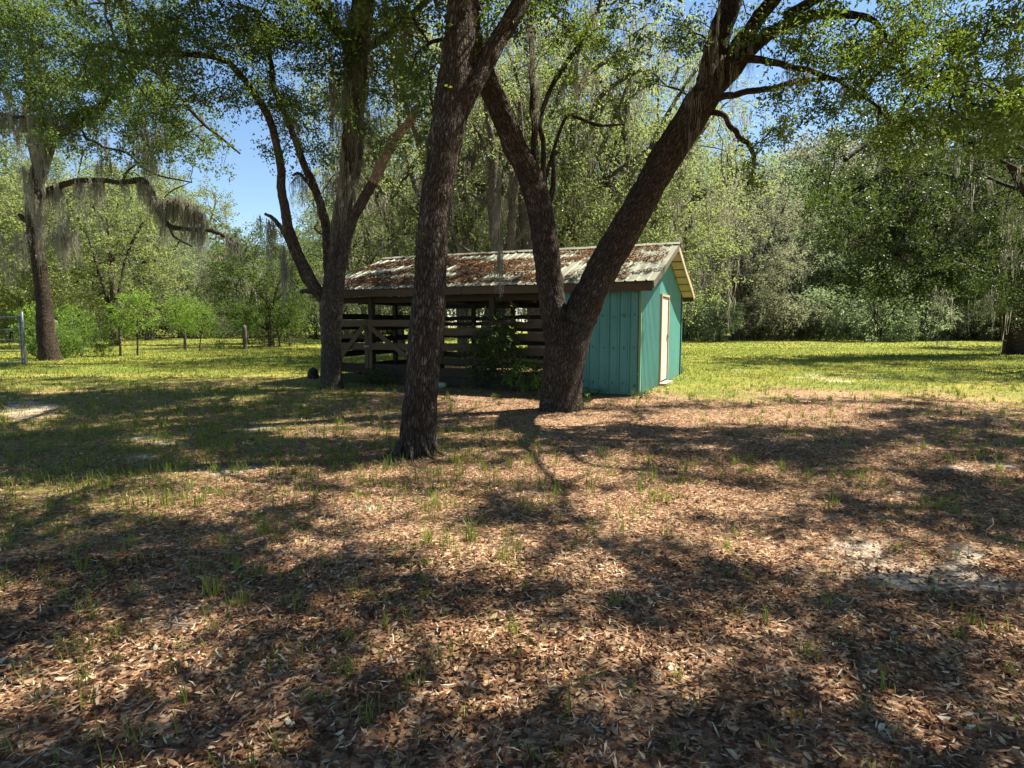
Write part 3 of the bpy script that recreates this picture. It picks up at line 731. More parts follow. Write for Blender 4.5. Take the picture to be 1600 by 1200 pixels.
# --- front oak
P, R = rooted(*path((652, 712, 52, 7.3), (655, 660, 50, 7.3), (659, 600, 48, 7.3), (664, 545, 49, 7.32), (668, 500, 50, 7.35), (672, 440, 44, 7.4), (677, 360, 43, 7.5), (688, 270, 44, 7.6), (699, 200, 48, 7.7), (711, 130, 50, 7.8), (718, 60, 42, 7.9), (722, 0, 40, 8.0), (724, -140, 36, 8.2), (735, -330, 30, 8.4)))
P2, R2 = path((712, 185, 30, 7.7), (738, 135, 28, 7.75), (770, 82, 26, 7.9), (812, 5, 24, 8.1), (860, -90, 22, 8.3), (940, -220, 16, 8.5))
P3, R3 = path((722, -120, 26, 8.2), (640, -220, 18, 8.0), (560, -300, 12, 7.6))
R = R*1.07
front_limbs = [('trunk', P, R, 56), ('limb', P2, R2, 26), ('limb', P3, R3, 16)]
# --- twin oak in front of the shed
tb = 11.2
Pt, Rt = rooted(*path((876, 640, 64, tb), (877, 610, 60, tb), (880, 570, 62, tb), (884, 535, 66, tb), (890, 505, 58, tb)))
Pl, Rl = path((880, 560, 44, tb), (868, 505, 42, tb), (860, 450, 40, tb), (853, 395, 40, tb), (847, 345, 38, tb), (832, 285, 38, tb), (803, 225, 35, 11.1), (781, 170, 34, 11.0), (759, 120, 32, 10.9), (742, 65, 26, 10.8), (728, -20, 22, 10.6), (700, -150, 16, 10.3))
Pr, Rr = path((884, 575, 50, tb), (905, 500, 52, tb), (932, 440, 50, tb), (968, 375, 48, tb), (1000, 318, 46, 11.1), (1032, 262, 46, 11.1), (1062, 215, 48, 11.0), (1092, 165, 48, 10.9), (1112, 130, 42, 10.9))
S1 = path((1098, 165, 34, 10.9), (1112, 105, 36, 10.9), (1124, 55, 33, 10.9), (1143, 0, 31, 11), (1165, -80, 28, 11.1), (1180, -200, 20, 11.3))
S2 = path((1110, 145, 24, 10.85), (1128, 108, 24, 10.8), (1160, 62, 22, 10.7), (1208, 0, 20, 10.6), (1270, -90, 17, 10.4), (1330, -210, 12, 10.2))
S3 = path((1108, 150, 22, 10.9), (1142, 115, 24, 10.8), (1175, 75, 21, 10.6), (1220, 42, 17, 10.3), (1290, 22, 13, 10), (1365, 34, 8, 9.7), (1412, 103, 6, 9.5), (1431, 130, 4, 9.4))
S4 = path((1100, 165, 12, 10.8), (1140, 148, 10, 10.6), (1194, 141, 9, 10.4), (1256, 127, 7, 10.1), (1345, 120, 4, 9.8))
S5 = path((1105, 175, 9, 10.9), (1130, 180, 8, 10.7), (1150, 208, 8, 10.6), (1176, 232, 7, 10.5), (1177, 262, 5, 10.5), (1168, 290, 3, 10.4))
S6 = path((1125, 105, 13, 10.7), (1178, 92, 11, 10.4), (1225, 103, 9, 10.1), (1275, 112, 8, 9.9), (1319, 131, 6, 9.7), (1375, 169, 4, 9.5))
S7 = path((838, 290, 12, 11.1), (836, 235, 11, 11.1), (833, 160, 9, 11.1), (829, 80, 8, 11.2), (828, 0, 8, 11.3), (832, -100, 6, 11.4))
S8 = path((846, 300, 10, 11.15), (851, 250, 8, 11.2), (846, 190, 7, 11.3), (864, 130, 7, 11.5), (905, 70, 6, 11.8), (935, 10, 5, 12), (960, -60, 4, 12.2))
S9 = path((856, 330, 9, 11.2), (866, 280, 8, 11.25), (866, 243, 7, 11.3), (874, 238, 3, 11.3))
S10 = path((846, 300, 6, 11.2), (880, 190, 5, 11.6), (905, 185, 5, 11.8), (935, 195, 4, 12), (975, 195, 3, 12.1))
Pm, Rm = path((1180, -200, 18, 11.3), (1250, -330, 14, 10.8), (1340, -470, 10, 10)); 
twin_limbs = [('trunk', Pt, Rt, 48), ('limb', Pl, Rl, 40), ('limb', Pr, Rr, 44), ('limb', *S1, 26), ('limb', *S2, 22), ('limb', *S3, 20), ('branch', *S4, 10), ('branch', *S5, 10), ('branch', *S6, 10), ('branch', *S7, 12), ('branch', *S8, 10), ('branch', *S9, 9), ('branch', *S10, 8), ('limb', Pm, Rm, 10)]
# extra scaffold limbs above the picture that carry the shading canopy
def arc(a, b_, r0, r1, lift=.8, k=6, rng=np.random.default_rng(5)):
    a, b_ = np.array(a, float), np.array(b_, float); u = np.linspace(0, 1, k)[:, None]
    return a*(1-u)+b_*u+np.array([0, 0, 1])*lift*np.sin(np.pi*u)+rng.normal(size=(k, 3))*.12, np.linspace(r0, r1, k)
s2e = S2[0][4]; s1e = S1[0][5]; fe = P[-3]; f2 = P2[-2]
twin_limbs += [('limb', *arc(s2e, (8.5, 7.5, 9.0), .07, .025), 9), ('limb', *arc(s2e, (7.5, 12.5, 9.0), .09, .03), 9), ('limb', *arc(s1e, (5.5, 14.5, 9.5), .09, .03), 9), ('limb', *arc(s2e, (6.5, 4.6, 8.6), .06, .02), 9), ('limb', *arc(S3[0][3], (10, 9.5, 7.6), .08, .02), 9)]
front_limbs += [('limb', *arc(fe, (2.5, 5.5, 8.6), .05, .02), 9), ('limb', *arc(fe, (-3.5, 5.5, 8.4), .05, .02), 9), ('limb', *arc(f2, (4.5, 7.8, 8.6), .05, .02), 9), ('limb', *arc(fe, (-4, 9, 8.6), .05, .02), 9)]

rc = np.random.default_rng(77)
def canopy(n, x0, x1, y0, y1, z0, z1, dmin, seed):  # unseen leaf clumps outside the frame, thinned to shape dapples on the ground
    r_ = np.random.default_rng(seed)
    c = np.stack([r_.uniform(x0, x1, n), r_.uniform(y0, y1, n), r_.uniform(z0, z1, n)], -1)
    px, py = project(c)
    hid = (py < -25) | (px < -60) | (px > 1660) | (c[:, 1] < 1)
    c = c[hid]; c = c[r_.random(len(c)) < shade(c)]
    keepl = []
    cell = {}
    for i, p in enumerate(c):
        k = tuple((p//dmin).astype(int))
        if k in cell: continue
        cell[k] = 1; keepl.append(i)
    return c[keepl]
CA = canopy(9500, -6.5, 13.5, 0.5, 18.0, 6.2, 10.6, .50, 1)
print('canopy clumps', len(CA))
# visible sprays: (px, py, Y, spread px x, spread px y, number)
def sprays(L, seed, dY=.8, mul=1.0):
    r_ = np.random.default_rng(seed); out = []
    for px, py, Y_, sx, sy, n_ in L:
        for _ in range(int(round(n_*mul))): out.append(at(px+r_.normal(0, sx), py+r_.normal(0, sy), Y_+r_.normal(0, dY)))
    return np.array(out)
VT = sprays([(1250, 55, 10.2, 45, 28, 16), (1330, 80, 9.8, 55, 40, 18), (1420, 60, 9.4, 60, 45, 20), (1510, 80, 9.2, 55, 60, 24), (1585, 90, 9, 40, 80, 22), (1380, 150, 9.7, 60, 30, 12), (1470, 165, 9.3, 50, 40, 13), (1250, 160, 10.2, 40, 18, 8), (1550, 190, 9.2, 35, 25, 7), (1180, 270, 10.4, 6, 18, 2), (1190, 225, 10.5, 15, 12, 2),
             (1000, 30, 11.5, 40, 22, 9), (1070, 75, 11.5, 16, 25, 5), (930, 40, 12, 35, 28, 8), (1160, 40, 11.2, 14, 25, 3), (880, 110, 12, 30, 35, 7), (985, 120, 12.2, 22, 30, 5), (1230, 200, 10.4, 22, 16, 3), (1420, 225, 9.6, 30, 16, 4)], 12, .8, 1.25)
VF = sprays([(640, 60, 8.6, 30, 40, 8), (600, 25, 8.8, 35, 20, 7), (775, 30, 8.8, 30, 25, 6), (700, -20, 8.2, 60, 14, 6), (850, -5, 8.6, 30, 14, 4), (655, 130, 8.6, 14, 25, 3), (670, 200, 8.9, 10, 14, 2)], 13, .5, 1.3)
# which tree carries which clump: nearest wood
skF = np.vstack([catmull(l[1], 5)[-30:] for l in front_limbs]); skT = np.vstack([catmull(l[1], 5) for l in twin_limbs])
dF = np.array([np.min(np.linalg.norm(skF-c, axis=1)) for c in CA]); dT = np.array([np.min(np.linalg.norm(skT-c, axis=1)) for c in CA])
cf, ct = CA[dF < dT], CA[dF >= dT]
def LK(a, b_): return dict(R=np.concatenate([np.full(a, .44), np.full(b_, .42)]), n=np.concatenate([np.full(a, 88), np.full(b_, 165)]).astype(int), L=np.concatenate([np.full(a, .122), np.full(b_, .068)]), W=.42, sprays=10)
mo = [at(px, py, Y_) for px, py, Y_ in ((1120, 20, 10.7), (1110, 60, 10.7), (1105, 95, 10.7), (1095, 130, 10.7), (1075, 160, 10.9), (1085, 150, 10.7), (1118, 40, 10.7), (1170, 70, 10.5), (1145, 95, 10.6), (1230, 110, 10), (1265, 120, 9.9), (1320, 140, 9.7), (1375, 60, 9.7), (832, 10, 11), (832, 50, 11), (833, 90, 11), (836, 130, 11), (835, 170, 11), (930, 20, 11.9), (925, 60, 11.8), (905, 90, 11.8), (900, 110, 11.7), (885, 130, 11.7), (920, 110, 11.8), (1070, 190, 10.9), (1160, 255, 10.4))]
tone_t = np.concatenate([rc.normal(0, .14, len(ct)), rc.normal(.05, .15, len(VT))])
twin, twT = build_tree('oak_tree', 'dark barked oak forked low into two thick stems before the teal shed', (Pt[0][0], Pt[0][1], 0), twin_limbs, np.vstack([ct, VT]), LK(len(ct), len(VT)), BARK, LEAF_WARM, 21, mo, dict(n=70, Lm=(.35, 1.0), spread=.09, wd=.0035), tone=tone_t, twigkw=dict(sag=.08))
front, _ = build_tree('oak_tree', 'leaning dark barked single trunk oak nearest the camera, rooted in brown leaves', (P[0][0], P[0][1], 0), front_limbs, np.vstack([cf, VF]), LK(len(cf), len(VF)), BARK, LEAF_DARK, 22, None, ridge=.014)
print('hero trees', round(time.time()-T0, 1))

# --- many stemmed oak on the left
lb = 15.0
P, R = rooted(*path((518, 610, 33, lb), (518, 580, 31, lb), (518, 540, 30, lb), (517, 500, 33, lb), (519, 465, 36, lb), (524, 430, 30, lb), (528, 395, 27, lb), (532, 350, 26, lb), (540, 300, 25, lb), (546, 240, 25, lb), (552, 170, 25, lb), (556, 100, 25, lb), (560, 40, 25, lb), (565, -30, 24, lb), (570, -150, 20, lb)))
L1 = path((512, 475, 18, lb), (494, 452, 18, 14.9), (479, 425, 17, 14.8), (461, 385, 15, 14.7), (448, 345, 15, 14.6), (441, 300, 13, 14.5), (437, 255, 12, 14.5), (428, 210, 11, 14.4), (416, 175, 11, 14.4), (396, 145, 10, 14.3), (372, 112, 9, 14.2), (345, 92, 8, 14.0), (290, 85, 8, 13.8), (215, 82, 7, 13.5), (150, 70, 5, 13.2))
L2 = path((500, 462, 9, 14.9), (478, 440, 8, 14.9), (462, 405, 8, 14.8), (445, 365, 8, 14.7), (428, 342, 6, 14.6), (414, 334, 4, 14.6))
L3 = path((514, 440, 15, 15.1), (512, 390, 14, 15.2), (508, 345, 14, 15.2), (494, 300, 12, 15.2), (478, 262, 11, 15.2), (463, 222, 10, 15.1), (452, 190, 9, 15.0), (430, 140, 8, 14.8), (420, 80, 7, 14.7), (400, 20, 6, 14.6))
L3b = path((492, 300, 6, 15.2), (478, 282, 6, 15.1), (468, 272, 5, 15.0), (457, 274, 3, 15.0))
L4 = path((530, 430, 15, 14.8), (541, 385, 14, 14.7), (548, 350, 16, 14.7), (566, 315, 15, 14.6), (583, 285, 15, 14.5), (597, 255, 16, 14.4), (610, 228, 15, 14.3), (630, 202, 13, 14.2), (648, 178, 11, 14.1), (654, 164, 8, 14.1), (672, 162, 4, 14.0), (700, 150, 3, 14))
L5 = path((549, 290, 18, 15.2), (560, 240, 16, 15.3), (562, 180, 14, 15.4), (566, 110, 12, 15.4), (575, 40, 12, 15.5), (590, -60, 9, 15.6))
L6 = path((470, 456, 6, 14.9), (485, 455, 9, 14.9), (500, 462, 12, 15))
a_ = P[-4]; 
left_limbs = [('trunk', P, R, 36), ('limb', *L1, 22), ('limb', *L2, 12), ('limb', *L3, 16), ('branch', *L3b, 8), ('limb', L4[0][:5], L4[1][:5], 20), ('pale_limb', L4[0][4:], L4[1][4:], 18), ('limb', *L5, 14), ('limb', L6[0][::-1], L6[1][::-1], 8), ('limb', *arc(a_, (-1.5, 11, 9), .12, .03), 9), ('limb', *arc(a_, (-7.5, 11.5, 9), .12, .03), 9), ('limb', *arc(a_, (-3, 17, 11.5), .1, .03), 9), ('limb', *arc(a_, (-7, 18, 12), .1, .03), 9), ('limb', *arc(a_, (1, 19, 12), .1, .03), 9)]
VL = sprays([(500, 40, 14.8, 50, 35, 30), (430, 60, 14.5, 55, 40, 34), (350, 40, 14, 60, 30, 30), (250, 45, 13.6, 55, 30, 26), (400, 130, 14.4, 30, 26, 12), (450, 180, 15, 26, 26, 10), (600, 60, 15, 40, 45, 20), (630, 140, 15, 26, 30, 12), (300, 150, 14, 16, 14, 3), (350, 160, 14.2, 26, 10, 4), (510, 150, 15.3, 30, 40, 14), (480, 250, 15.3, 22, 26, 6), (600, 130, 15.6, 20, 50, 8), (570, 230, 15.4, 30, 30, 5), (620, 260, 15.2, 20, 20, 3), (170, 60, 13.4, 50, 35, 16), (270, 205, 14.3, 30, 18, 4), (225, 155, 14.3, 40, 20, 6), (235, 120, 14, 50, 14, 6)], 31, 1.0, 1.15)
def open_to_sun(C, pts, rad):
    C = np.asarray(C); keep = np.ones(len(C), bool)
    for q in pts:
        d = C-q; t = d@SUN; keep &= ~((t > 0) & (np.linalg.norm(d-t[:, None]*SUN, axis=1) < rad))
    return C[keep]
CB = canopy(11000, -11, 5, 10, 22, 9.0, 14.0, .72, 2)
VL = open_to_sun(VL, catmull(L4[0][5:10], 3), .62); CB = open_to_sun(CB, catmull(L4[0][5:10], 3), .7)
ml = [at(px, py, Y_) for px, py, Y_ in [(r_x, r_y, 14.75) for r_x, r_y in zip(rc.uniform(526, 578, 34), rc.uniform(0, 300, 34))]+[(525, 130, 14.7), (528, 190, 14.7), (530, 240, 14.7), (522, 280, 14.8), (462, 180, 14.7), (440, 395, 14.6), (447, 410, 14.6), (455, 420, 14.7), (437, 385, 14.6), (418, 345, 14.6), (425, 348, 14.6), (430, 352, 14.6), (460, 280, 15), (470, 276, 15), (270, 90, 13.7), (305, 90, 13.7), (585, 40, 15), (615, 100, 15)]]
left, _ = build_tree('oak_tree', 'grey many stemmed oak with a pale broken limb, standing at the corral gate', (P[0][0], P[0][1], 0), left_limbs, np.vstack([VL, CB]), dict(R=.54, n=np.concatenate([np.full(len(VL), 150), np.full(len(CB), 75)]).astype(int), L=np.concatenate([np.full(len(VL), .082), np.full(len(CB), .14)]), W=.45, sprays=10), BARK_L, LEAF_DARK, 41, ml, dict(n=56, Lm=(.5, 1.6), spread=.16, wd=.0055))

# --- far left mossy oak
fb = 27.0
P, R = rooted(*path((78, 548, 29, fb), (72, 520, 24, fb), (68, 470, 21, fb), (62, 420, 19, fb), (55, 380, 18, fb), (52, 340, 20, fb), (54, 300, 20, fb), (62, 265, 22, fb), (72, 235, 20, fb), (85, 215, 17, fb), (108, 200, 14, 26.8), (140, 185, 14, 26.6), (160, 165, 12, 26.5), (190, 130, 12, 26.3), (212, 100, 12, 26), (205, 60, 10, 26), (195, 20, 9, 26), (180, -60, 7, 26)))
M1 = path((62, 308, 12, fb), (85, 294, 10, 26.7), (115, 284, 8, 26.4), (150, 281, 7, 26.2), (190, 285, 7, 26), (222, 282, 10, 26), (236, 298, 9, 26), (248, 330, 8, 26), (264, 353, 8, 26), (300, 358, 5, 26), (335, 362, 6, 26), (360, 375, 5, 26), (372, 382, 4, 26))
M2 = path((50, 350, 12, fb), (38, 342, 9, fb), (30, 335, 6, fb))
M3 = path((60, 270, 12, fb), (50, 230, 10, fb), (40, 190, 9, fb), (45, 130, 8, fb), (30, 60, 7, fb), (10, -10, 5, fb))
M4 = path((85, 215, 8, fb), (100, 190, 7, 26.5), (150, 178, 6, 26.3), (60, 185, 5, 26), (0, 180, 5, 26))
M4 = path((160, 165, 8, 26.5), (120, 178, 7, 26.2), (75, 186, 7, 26), (40, 184, 6, 26), (0, 178, 6, 26), (-50, 170, 4, 26))
M5 = path((200, 90, 8, 26), (240, 110, 7, 25.8), (255, 120, 6, 25.7), (310, 185, 5, 25.5), (345, 215, 4, 25.5), (375, 240, 3, 25.4))
M7 = path((190, 285, 4, 26), (205, 262, 3, 26), (232, 250, 2, 26)); M8 = path((264, 354, 4, 26), (275, 372, 3, 26), (300, 385, 2, 25.8)); M9 = path((245, 320, 3, 26), (275, 312, 3, 26), (300, 322, 2, 26), (322, 345, 1.5, 26))
M6 = path((160, 230, 4, 26), (200, 240, 3, 26), (235, 270, 3, 26), (300, 285, 2, 26))
VX = sprays([(40, 60, 26, 45, 40, 40), (110, 40, 26, 50, 40, 44), (60, 130, 26, 50, 30, 30), (180, 110, 25.5, 40, 40, 26), (230, 170, 25.2, 40, 26, 26), (270, 210, 25.2, 30, 20, 14), (150, 190, 25.5, 40, 22, 16), (100, 150, 26, 40, 30, 16), (20, 20, 26, 40, 30, 20), (0, 120, 26, 25, 50, 20), (250, 60, 26, 40, 40, 22), (90, 215, 26, 30, 12, 5), (330, 235, 25.5, 20, 14, 4), (230, 240, 25.8, 40, 16, 6)], 51, 1.6, 1.6)
r5 = np.random.default_rng(52)
mpts = []
for P_, _r in (M1, M4, M9): 
    C_ = catmull(P_, 12); mpts += list(C_[r5.integers(0, len(C_), 52)]+r5.normal(size=(52, 3))*.06)
for a, b_, n_ in ((46, 190, 9), (60, 240, 9), (45, 300, 5), (28, 385, 6), (8, 395, 5), (112, 375, 9), (95, 350, 4), (75, 370, 6), (165, 230, 8), (230, 230, 9), (215, 190, 8), (255, 210, 5), (275, 180, 5), (20, 150, 8), (65, 170, 8)):
    mpts += [at(a+r5.normal(0, 14), b_+r5.normal(0, 18), 26+r5.normal(0, .5)) for _ in range(n_)]
far_left, _ = build_tree('oak_tree', 'old oak draped in curtains of grey moss behind the tube gate', (P[0][0], P[0][1], 0), [('trunk', P, R, 28), ('limb', *M1, 16), ('branch', *M2, 8), ('limb', *M3, 12), ('limb', *M4, 10), ('branch', *M5, 8), ('branch', *M6, 6), ('branch', *M7, 6), ('branch', *M8, 6), ('branch', *M9, 6)], VX, dict(R=.70, n=110, L=.12, W=.5, sprays=9), BARK, LEAF_DARK, 55, np.array(mpts), dict(n=46, Lm=(.4, 2.0), spread=.10, wd=.009), twigkw=dict(r0=.012))
print('left trees', round(time.time()-T0, 1))

# --- big oak at the right edge
rb_ = 33.0
P, R = rooted(*path((1598, 552, 46, rb_), (1592, 520, 40, rb_), (1588, 490, 42, rb_), (1578, 455, 46, rb_), (1580, 420, 44, rb_), (1600, 360, 40, rb_), (1610, 290, 34, rb_), (1600, 200, 26, rb_), (1580, 120, 18, rb_)))
Q1 = path((1578, 450, 30, rb_), (1545, 430, 22, 32), (1500, 395, 18, 31), (1460, 385, 15, 30), (1420, 390, 12, 29), (1385, 400, 8, 28.5))
Q2 = path((1600, 370, 24, rb_), (1560, 330, 20, 32), (1500, 290, 17, 31), (1450, 275, 15, 30), (1400, 268, 11, 29), (1360, 285, 9, 28.5), (1320, 310, 7, 28), (1295, 335, 4, 28))
Q3 = path((1605, 300, 22, rb_), (1560, 240, 17, 32), (1500, 215, 14, 31), (1440, 190, 12, 30), (1390, 200, 9, 29), (1320, 250, 6, 28))
Q4 = path((1585, 430, 24, rb_), (1640, 380, 20, 32), (1720, 340, 14, 31))
VR = sprays([(1560, 260, 32, 40, 40, 50), (1500, 300, 31, 50, 40, 60), (1430, 350, 30, 50, 36, 50), (1380, 330, 29, 45, 40, 36), (1570, 380, 31, 40, 40, 44), (1500, 420, 30, 50, 25, 44), (1430, 440, 29.5, 45, 22, 30), (1360, 420, 29, 30, 25, 16), (1540, 450, 30, 30, 12, 16), (1320, 270, 28.5, 40, 30, 22), (1440, 240, 30, 50, 30, 30), (1560, 180, 32, 40, 25, 20), (1290, 330, 28, 20, 30, 12), (1620, 300, 32, 40, 80, 40), (1680, 350, 31, 40, 60, 30), (1395, 180, 30, 45, 22, 14)], 61, 2.2)
mr = [at(1500+r5.normal(0, 80), 330+r5.normal(0, 70), 30+r5.normal(0, 1)) for _ in range(120)]+[at(1370, 190+i*14, 29) for i in range(12)]+[at(1410+r5.normal(0, 12), 330+r5.normal(0, 50), 29) for i in range(26)]
right_oak, _ = build_tree('oak_tree', 'huge spreading live oak with a flared trunk at the edge of the lawn', (P[0][0], P[0][1], 0), [('trunk', P, R, 30), ('limb', *Q1, 14), ('limb', *Q2, 14), ('limb', *Q3, 12), ('limb', *Q4, 10)], VR, dict(R=.92, n=150, L=.145, W=.55, sprays=9), BARK, LEAF_DEEP, 66, np.array(mr), dict(n=22, Lm=(.6, 2.4), spread=.2, wd=.009), twigkw=dict(r0=.016))

# ------------------------------------------------------------------ tree kinds for the middle distance and the far wood
def tree_kind(seed, H, R, th, tr, ncl, leafn, L, W, cr, fork=5, low=.25, lean=.1, mossn=30, thin=.0, multi=1):
    """meshes of one kind: trunk, limbs, crown, hanging_moss"""
    rng = np.random.default_rng(seed); gt = Geo(); gt.smooth = True; gl = Geo(); gl.smooth = True; gc = Geo(); gm = Geo(); skel = []
    for mlt in range(multi):
        dx = rng.normal(0, lean, 2)*th; off = np.array([math.cos(mlt*2.4), math.sin(mlt*2.4)])*tr*1.2*(multi > 1)
        TP = catmull([(off[0], off[1], -.1), (off[0]*1.5+dx[0]*.3, off[1]*1.5+dx[1]*.3, th*.45), (off[0]*2.5+dx[0], off[1]*2.5+dx[1], th), (off[0]*4+dx[0]*1.4, off[1]*4+dx[1]*1.4, th+(H-th)*.35)], 6)
        tube(gt, TP, np.linspace(tr, tr*.55, len(TP))/(1 if multi == 1 else 1.4), 14, lump=.14, flare=.4, seed=seed+mlt, ridge=.02)
        for f in range(fork):
            a = 2*np.pi*(f+rng.uniform(-.3, .3))/fork+mlt; u = rng.uniform(.45, 1); s = TP[int(u*(len(TP)-1))]
            e = np.array([math.cos(a)*R*rng.uniform(.45, .8), math.sin(a)*R*rng.uniform(.45, .8), th+(H-th)*rng.uniform(.3, .85)])
            mid = (s+e)/2+rng.normal(size=3)*R*.10+np.array([0, 0, R*.08])
            LP = catmull([s, mid, e, e+(e-mid)*.3+rng.normal(size=3)*R*.08], 6)
            tube(gl, LP, np.linspace(tr*.42, tr*.08, len(LP)), 7, lump=.1, seed=seed+f, cap=False); skel.append(LP)
    def fn(n):
        p = rng.normal(size=(n*3, 3)); p = unit(p)*rng.uniform(.35, 1, (n*3, 1))**.6
        q = p*np.array([R, R, (H-th*low)/2])+np.array([0, 0, (H+th*low)/2])
        k = fbm(q/(R*.38)+seed, seed, 2) > .42+thin
        return q[k][:n]
    C = poisson(rng, ncl, fn, cr*.75)
    tw = twigs(gl, skel, C, rng, r0=tr*.045, seg=3, maxr=tr*.25)
    tints = (fbm(C/(R*.4), seed+9, 2)-.5)*1.3+rng.normal(0, .12, len(C))
    leaves(gc, C, cr*rng.uniform(.8, 1.25, len(C)), leafn, L, W, rng, flat=.7, sprays=8, tints=tints)
    if mossn: moss(gm, C[rng.integers(0, len(C), mossn)]-np.array([0, 0, cr*.3]), rng, n=16, Lm=(H*.05, H*.13), spread=.25, wd=.014 if H > 9 else .008)
    return [('trunk', gt.mesh('trunk'), 'bark'), ('branches', gl.mesh('branches'), 'bark'), ('crown', gc.mesh('crown'), 'leaf')]+([('hanging_moss', gm.mesh('hanging_moss'), 'moss')] if mossn else [])
_mc = {}
def plant(kind, name, label, x, y, s=1, rz=0, leaf=LEAF_FAR, bark=BARK_FAR, group=None, cat='tree', sz=None):
    e = thing(name, label, cat, (x, y, -.03), rz, group); e.scale = (s, s, sz or s)
    for nm, me, k in kind:
        mt = {'bark': bark, 'leaf': leaf, 'moss': MOSS}[k]
        if not me.materials: me.materials.append(mt)
        o = bpy.data.objects.new(nm, me); COL.objects.link(o); o.parent = e
        o.material_slots[0].link = 'OBJECT'; o.material_slots[0].material = mt
        if nm in ('branches', 'hanging_moss'): o['kind'] = 'stuff'
    return e
MID1 = tree_kind(101, 13.5, 5.2, 4.5, .30, 300, 100, .105, .5, .78, mossn=120, multi=2)
MID2 = tree_kind(102, 12, 4.6, 3.6, .26, 280, 100, .105, .5, .75, mossn=100, multi=3)
FAR1 = tree_kind(111, 17, 6.5, 4.5, .40, 260, 118, .185, .6, 1.15, mossn=60)
FAR2 = tree_kind(112, 14, 6.0, 3.0, .36, 240, 118, .18, .6, 1.1, mossn=60)
FAR3 = tree_kind(113, 20, 6.0, 6.0, .42, 260, 118, .185, .6, 1.1, mossn=40)
FAR4 = tree_kind(114, 11, 5.0, 2.0, .28, 200, 118, .17, .6, 1.0, mossn=30)
BUSH = tree_kind(121, 3.4, 2.4, .5, .06, 90, 70, .17, .55, .62, mossn=0, low=0, multi=2)
BUSH2 = tree_kind(122, 5.5, 2.8, 1.0, .09, 120, 70, .18, .55, .7, mossn=12, low=0, multi=2)
SAP = tree_kind(131, 3.7, 1.25, 1.25, .05, 58, 44, .12, .5, .42, mossn=0, thin=.11, low=.85)
SAP2 = tree_kind(132, 2.5, .9, .5, .035, 40, 42, .12, .5, .36, mossn=0, thin=.04, multi=2)
print('kinds', round(time.time()-T0, 1))

def gpx(px, Y_): return (px-800)/F0*Y_/1.0
# trees standing behind the barn
MIDS = [(858, 30.0, MID2, 1.3, 2.1, 'olive leaved oak behind the barn hidden by the left stem of the twin trunk'),
        (735, 28.5, MID2, 1.35, 4.0, 'olive oak behind the barn roof just right of the nearest trunk'),
        (930, 29.0, MID1, 1.22, 1.2, 'yellow olive oak crown behind the shed seen inside the fork of the twin trunk'),
        (640, 31.0, MID1, 1.2, 3.3, 'olive oak behind the left end of the corral roof'),
        (1010, 36.0, MID2, 1.45, 5.1, 'olive oak whose low crown meets the peak of the shed roof'),
        (590, 40.0, MID2, 1.1, 2.6, 'smaller green oak beyond the corral gate'), (880, 42, MID1, 1.5, .2, 'large oak farther behind the barn filling the gap over its roof')]
for px, Y_, kd, s, rz, lb_ in MIDS:
    plant(kd, 'oak_tree', lb_, gpx(px, Y_), Y_, s, rz, LEAF_OLIVE, BARK_PALE, 'olive oaks behind the barn')
pb = 22.5
A1 = path((786, 535, 30, pb), (784, 470, 26, pb), (779, 410, 22, pb), (774, 350, 19, pb), (768, 300, 14, pb), (772, 240, 11, pb), (760, 170, 8, pb), (765, 100, 6, pb))
A2 = path((783, 430, 16, pb), (797, 385, 14, pb), (801, 335, 12, pb), (806, 290, 10, pb), (815, 230, 8, pb), (812, 160, 6, pb))
A3 = path((774, 335, 8, pb), (758, 318, 7, pb), (742, 306, 5, pb), (728, 300, 3, pb))
A4 = path((775, 300, 8, pb), (765, 255, 7, pb), (755, 228, 6, pb), (745, 205, 4, pb), (740, 195, 3, pb))
A5 = path((803, 378, 7, pb), (820, 362, 6, pb), (840, 350, 4, pb), (862, 345, 3, pb))
A6 = path((784, 450, 8, pb), (750, 405, 6, pb), (722, 385, 5, pb), (705, 360, 4, pb), (690, 345, 3, pb))
A1[0][0, 2] = -.05
VP_ = sprays([(770, 150, pb, 60, 50, 26), (720, 260, pb, 35, 40, 12), (840, 220, pb, 30, 50, 12), (690, 340, pb, 24, 20, 6)], 91, 1.2)
build_tree('oak_tree', 'bare pale grey oak stems rising directly behind the corral roof between both dark trunks', A1[0][0], [('trunk', *A1, 18), ('limb', *A2, 12), ('branch', *A3, 7), ('branch', *A4, 7), ('branch', *A5, 6), ('branch', *A6, 7)], VP_, dict(R=.6, n=70, L=.09, W=.45, sprays=9), BARK_PALE, LEAF_OLIVE, 92, np.array([at(770+r5.normal(0, 25), 260+r5.normal(0, 60), pb) for _ in range(40)]), dict(n=24, Lm=(.3, 1.3), spread=.08, wd=.006))
pb2 = 24.5
B1 = path((842, 535, 34, pb2), (838, 480, 30, pb2), (832, 430, 20, pb2), (824, 380, 17, pb2), (818, 330, 15, pb2), (822, 260, 11, pb2), (815, 180, 8, pb2))
B2 = path((834, 450, 18, pb2), (812, 400, 15, pb2), (801, 370, 13, pb2), (795, 320, 9, pb2), (800, 270, 6, pb2))
B1[0][0, 2] = -.05
build_tree('oak_tree', 'sunlit whitish oak trunk behind the last corral bay, leaning toward the twin trunk', B1[0][0], [('trunk', *B1, 18), ('limb', *B2, 12)], sprays([(820, 160, pb2, 50, 50, 20), (900, 260, pb2, 30, 50, 10)], 94, 1.2), dict(R=.6, n=70, L=.09, W=.45, sprays=9), BARK_PALE, LEAF_OLIVE, 95)
